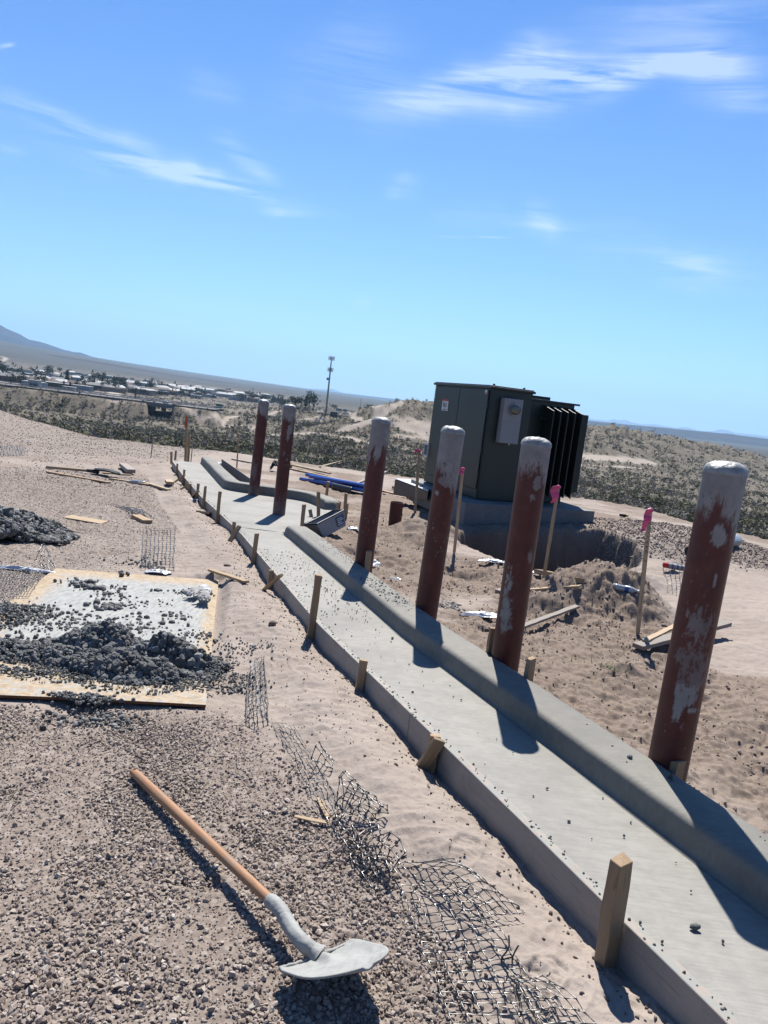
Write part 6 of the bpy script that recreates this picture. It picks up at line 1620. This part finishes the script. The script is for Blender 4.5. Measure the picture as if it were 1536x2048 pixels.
    for (zz, rr) in ((hh - .9, 1.25), (hh * .78, 1.15)):
        m = MB(); m.tube([np.array([rr * math.cos(a), rr * math.sin(a), zz]) for a in np.linspace(0, 6.2832, 13)], .07, 6); fr = m.build('antenna_frame', M['grey_metal'], r_)
        for k in range(6): a = k * 1.047 + .2; MB().box((rr * 1.1 * math.cos(a), rr * 1.1 * math.sin(a), zz), (.34, .34, 2.0)).build('antenna_panel', M['white'], fr)
    m = MB(); m.tube([np.array([-.6, -.6, hh * .62]), np.array([-.8, -1.0, hh * .62])], [.25, .7], 16); m.build('dish', M['grey_metal'], r_)
    p = dist(667, 836, 392); r_ = thing('equipment_shed', (p[0], p[1], gz(p[0], p[1])), 'small dark equipment shed at the foot of the mast', 'shed'); MB().box((0, 0, 1.1), (3.6, 2.4, 2.4)).build('wall', ROOFS[2], r_); MB().box((0, 0, 2.38), (3.9, 2.7, .15)).build('roof', ROOFS[1], r_)
    for (px, py0, py1, lb) in ((504, 802, 775, 'utility pole behind the dark tree by the tank'), (720, 818, 797, 'lone utility pole left of the knob hill'), (270, 800, 775, 'utility pole above the motorway in the town'), (558, 945 * 0 + 822, 811, 'short pole by the dirt track')):
        p = T_(px, py0); t = dist(px + 1, py1, p[1]); r_ = thing('utility_pole', p, lb, 'utility pole', 'utility poles in the valley'); hh = t[2] - p[2]; MB().tube([np.array([0, 0, -.5]), np.array([0, 0, hh])], .22, 6).build('pole', M['bark'], r_); MB().box((0, 0, hh * .92), (2.2, .15, .18)).build('crossarm', M['bark'], r_)


town()


# ------------------------------------------------------------------ mountains and the haze
def mountain(name, label, pts, D, depth, col, rough=.16, base=-30, seed=1, na=420, nd=46):
    a = []; e = []
    for p in pts: q = azel(*p); a.append(q[0]); e.append(q[1])
    az = np.linspace(a[0], a[-1], na); el = np.interp(az, a, e); V = []
    t = np.linspace(-1, 1, nd); A, T = np.meshgrid(az, t); R = D + T * depth; x = np.sin(A) * R; y = np.cos(A) * R; top = EYE + np.tan(np.interp(A, a, e)) * D
    prof = np.where(T < 0, (1 + T) ** 1.35, (1 - T) ** 1.2); n = fbm(x, y, depth * .55, 6, seed, .55, True) * (1 - np.abs(T) ** 2) * .9; crest = np.exp(-(T / .10) ** 2)
    z = base + (top - base) * np.clip(prof * (1 + rough * (n - .35) * 2.2 * (1 - crest)), 0, 1.02) ; z = np.where(crest > .98, top + rough * .05 * (top - base) * fbm(x, y, depth * .06, 3, seed + 3), z)
    i = np.arange(nd - 1)[:, None] * na + np.arange(na - 1)[None]; F = np.stack([i, i + 1, i + 1 + na, i + na], -1).reshape(-1, 4)
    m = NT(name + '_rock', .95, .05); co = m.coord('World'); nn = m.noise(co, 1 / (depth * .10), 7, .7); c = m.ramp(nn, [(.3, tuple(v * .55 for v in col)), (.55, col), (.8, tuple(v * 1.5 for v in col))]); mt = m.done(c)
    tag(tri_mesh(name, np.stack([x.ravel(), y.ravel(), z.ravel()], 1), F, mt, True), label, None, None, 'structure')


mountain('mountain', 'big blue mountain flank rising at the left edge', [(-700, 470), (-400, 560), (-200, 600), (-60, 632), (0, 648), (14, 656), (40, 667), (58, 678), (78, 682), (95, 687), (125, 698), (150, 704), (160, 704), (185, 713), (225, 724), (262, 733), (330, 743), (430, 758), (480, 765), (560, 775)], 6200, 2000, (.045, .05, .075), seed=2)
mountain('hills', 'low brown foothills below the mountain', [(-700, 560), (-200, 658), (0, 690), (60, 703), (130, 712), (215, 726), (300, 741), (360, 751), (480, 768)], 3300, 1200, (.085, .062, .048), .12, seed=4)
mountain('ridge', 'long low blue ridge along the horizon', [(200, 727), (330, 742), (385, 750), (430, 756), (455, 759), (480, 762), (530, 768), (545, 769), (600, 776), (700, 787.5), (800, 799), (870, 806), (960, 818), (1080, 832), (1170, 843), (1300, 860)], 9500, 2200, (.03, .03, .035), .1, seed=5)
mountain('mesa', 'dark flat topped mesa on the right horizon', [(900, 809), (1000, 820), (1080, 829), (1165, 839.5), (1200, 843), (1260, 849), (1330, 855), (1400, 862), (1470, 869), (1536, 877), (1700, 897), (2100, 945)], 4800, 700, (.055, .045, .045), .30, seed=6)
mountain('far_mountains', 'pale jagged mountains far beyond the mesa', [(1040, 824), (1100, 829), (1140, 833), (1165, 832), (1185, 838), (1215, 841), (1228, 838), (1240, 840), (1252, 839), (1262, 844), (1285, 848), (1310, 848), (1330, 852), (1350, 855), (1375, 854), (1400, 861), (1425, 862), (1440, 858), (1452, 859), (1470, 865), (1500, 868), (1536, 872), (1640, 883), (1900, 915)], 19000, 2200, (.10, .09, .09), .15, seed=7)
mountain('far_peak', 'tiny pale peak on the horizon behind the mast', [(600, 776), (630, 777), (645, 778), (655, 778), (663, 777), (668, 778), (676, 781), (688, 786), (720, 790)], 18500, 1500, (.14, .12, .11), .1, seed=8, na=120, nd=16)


def haze():
    m = bpy.data.materials.new('air'); m.use_nodes = True; t = m.node_tree; t.nodes.clear(); o = t.nodes.new('ShaderNodeOutputMaterial'); v = t.nodes.new('ShaderNodeVolumePrincipled'); v.inputs['Density'].default_value = 9.0e-5; v.inputs['Color'].default_value = (.38, .63, .92, 1); v.inputs['Anisotropy'].default_value = .25
    t.links.new(v.outputs[0], o.inputs['Volume']); mb = MB(); mb.box((0, 0, 390), (47000, 47000, 1100)); ob = mb.build('haze', m); tag(ob, 'thin blue air over the whole valley', None, None, 'stuff')


haze()
